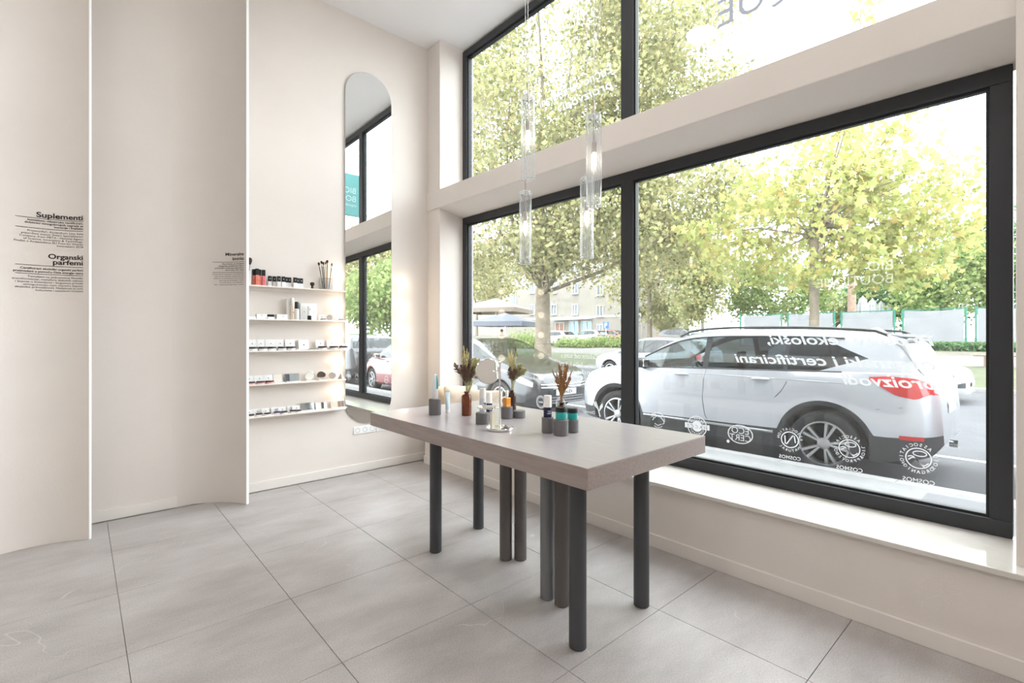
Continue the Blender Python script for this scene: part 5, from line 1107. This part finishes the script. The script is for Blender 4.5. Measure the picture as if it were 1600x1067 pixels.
MB().tube([(0,0,0),(0,0,p.z-gz(p.x)+.35)], .04, 8).build('pole', STEEL, o); hz = p.z-gz(p.x); MB().box((-.05,-.32,hz-.32),(-.02,.32,hz+.32)).build('plate', omat('sign_blue', (.03, .20, .60), .5), o, bev=.01)
m = MB(); vs, fs = text2d('P', .62, 'CENTER', bold=.02); m.add([(-.055, -x, hz-.22+y) for x, y in vs], fs); m.build('letter', WHITE, o, fix=False)
# ------------------------------------------------------------------ cafe parasols, a guest, far parked cars, shrubs
def parasol(px, py, t, r, rise, label, m):
    p = att(px, py, t); g = gz(p.x) if p.x > 18 else RZ; o = thing('cafe_parasol', label, 'parasol', (p.x, p.y, g), rz=.5, group='open cafe parasols'); z = p.z-g
    MB().tube([(0,0,0),(0,0,z+rise)], .05, 8).build('pole', STEEL, o, smooth=60)
    mb = MB(); c = [(r,r),(-r,r),(-r,-r),(r,-r)]
    mb.add([(x, y, z) for x, y in c]+[(0,0,z+rise)]+[(x, y, z-.28) for x, y in c], [(0,1,4),(1,2,4),(2,3,4),(3,0,4),(0,1,6,5),(1,2,7,6),(2,3,8,7),(3,0,5,8)]); mb.build('canopy', m, o, fix=False)
    for x, y in c: MB().tube([(0,0,z+rise-.15),(x*.98,y*.98,z-.02)], .02, 6).build('rib', STEEL, o)
    MB().box((-.4,-.4,0),(.4,.4,.08)).build('base', KERB, o)
parasol(775, 483, 33, 2.0, .75, 'open brown cafe parasol, the higher of the two', omat('brown_canvas', (.42, .34, .27), .8)); parasol(790, 503, 30, 1.6, .55, 'open blue grey cafe parasol under the brown one', omat('slate_canvas', (.24, .26, .32), .8))
def person(loc, label):
    t = thing('person', label, 'person', loc, rz=2.4)
    P = [(0,0,.95),(0,0,1.12),(0,0,1.36),(0,0,1.50),(0,.01,1.60),(0,.015,1.72), (.10,0,.90),(.11,.01,.50),(.11,-.02,.09),(.11,.10,.04), (-.10,0,.90),(-.11,.03,.50),(-.11,0,.09),(-.11,.12,.04), (.19,0,1.40),(.24,.0,1.14),(.22,.10,.90),(.21,.15,.82), (-.19,0,1.40),(-.24,.0,1.14),(-.20,.14,.96),(-.16,.20,.93)]
    Ee = [(0,1),(1,2),(2,3),(3,4),(4,5),(0,6),(6,7),(7,8),(8,9),(0,10),(10,11),(11,12),(12,13),(2,14),(14,15),(15,16),(16,17),(2,18),(18,19),(19,20),(20,21)]
    Rr = [.14,.13,.15,.06,.085,.08,.09,.065,.045,.04,.09,.065,.045,.04,.06,.045,.035,.03,.06,.045,.035,.03]
    def skin(nm, ids, m, grow=0):
        mp = {i: k for k, i in enumerate(ids)}; me = bpy.data.meshes.new(nm); me.from_pydata([P[i] for i in ids], [(mp[a], mp[b]) for a, b in Ee if a in mp and b in mp], []); me.materials.append(m)
        o = bpy.data.objects.new(nm, me); COL.objects.link(o); o.parent = t; o.modifiers.new('skin', 'SKIN'); s = o.modifiers.new('sub', 'SUBSURF'); s.levels = s.render_levels = 2
        for k, i in enumerate(ids): me.skin_vertices[0].data[k].radius = (Rr[i]+grow,)*2
        me.skin_vertices[0].data[0].use_root = True; return o
    skin('body', list(range(22)), omat('skin_tone', (.55, .36, .27), .6)); skin('shirt', [0,1,2,14,15,18,19], omat('pale_shirt', (.75, .72, .74), .8), .014); skin('trousers', [0,6,7,8,10,11,12], omat('dark_trousers', (.06, .06, .09), .8), .012)
    MB().sphere((0, -.005, 1.72), .098, 14, 9, (.95, 1.05, 1.0)).build('hair', omat('brown_hair', (.08, .05, .035), .8), t, smooth=60)
p = att(784, 526, 31); person((p.x, p.y, gz(p.x)), 'person in a pale shirt standing under the cafe parasols')
src = {o.name: o for o in COL.objects if o.name in ('silver_hatchback', 'white_hatchback', 'red_car', 'dark_car')}
for i, (k, px, X, lab) in enumerate((('white_hatchback', 868, 36, 'white car parked far behind the plane tree trunk'), ('red_car', 962, 45, 'red car parked far away under the house windows'), ('silver_hatchback', 920, 41, 'silver car parked far away before the shop windows'), ('dark_car', 1070, 38, 'dark car parked far away under the birch'))):
    c = clone(src[k]); c.location = (X, X/ray(px, 526).x*ray(px, 526).y, gz(X)-.02); c.rotation_euler.z = (PI/2, -PI/2)[i % 2]; c['label'] = lab
for i, (px, X, w, h) in enumerate(((900, 33, 2.0, .55), (955, 35, 1.9, .6), (820, 30, 2.0, 1.0))):
    g = ground_at(px, X); n = 2600; L = np.stack([RNG.normal(0, .5, n), RNG.uniform(-w, w, n), np.abs(RNG.normal(0, h*.6, n))+.05], 1)
    tag(obj('clipped_shrub', leaf_mesh('clipped_shrub', L, .2, QUAD, RNG), LM3, loc=g), ['low green shrub strip before the far white car', 'low green shrub strip before the far red car', 'bushy green shrub beside the cafe parasols'][i], 'shrub')
# ------------------------------------------------------------------ projecting shop sign, seen in the mirror
o = thing('blade_sign', 'teal square shop sign projecting over the pavement seen in the mirror', 'sign', (XF+.16, -1.0, 4.26))
MB().box((.25, -.04, 0), (1.36, .04, .97)).build('panel', omat('teal_sign_face', (.06, .34, .34), .4), o, bev=.006)
MB().tube([(0,0,.85),(.3,0,.85)], .02, 8).build('bracket', FRAME, o); MB().tube([(0,0,.12),(.3,0,.12)], .02, 8).build('bracket', FRAME, o)
for s_, zo in (('BIO', .52), ('BOUTIQUE', .33)):
    m = MB(); vs, fs = text2d(s_, .19); m.add([(1.26-x, .042, zo+y) for x, y in vs], fs); m.build('letters', VINYL, o, fix=False)
m = MB(); vs, fs = text2d('organska kozmetika', .085); m.add([(1.26-x, .042, .22+y) for x, y in vs], fs); m.build('letters', VINYL, o, fix=False)
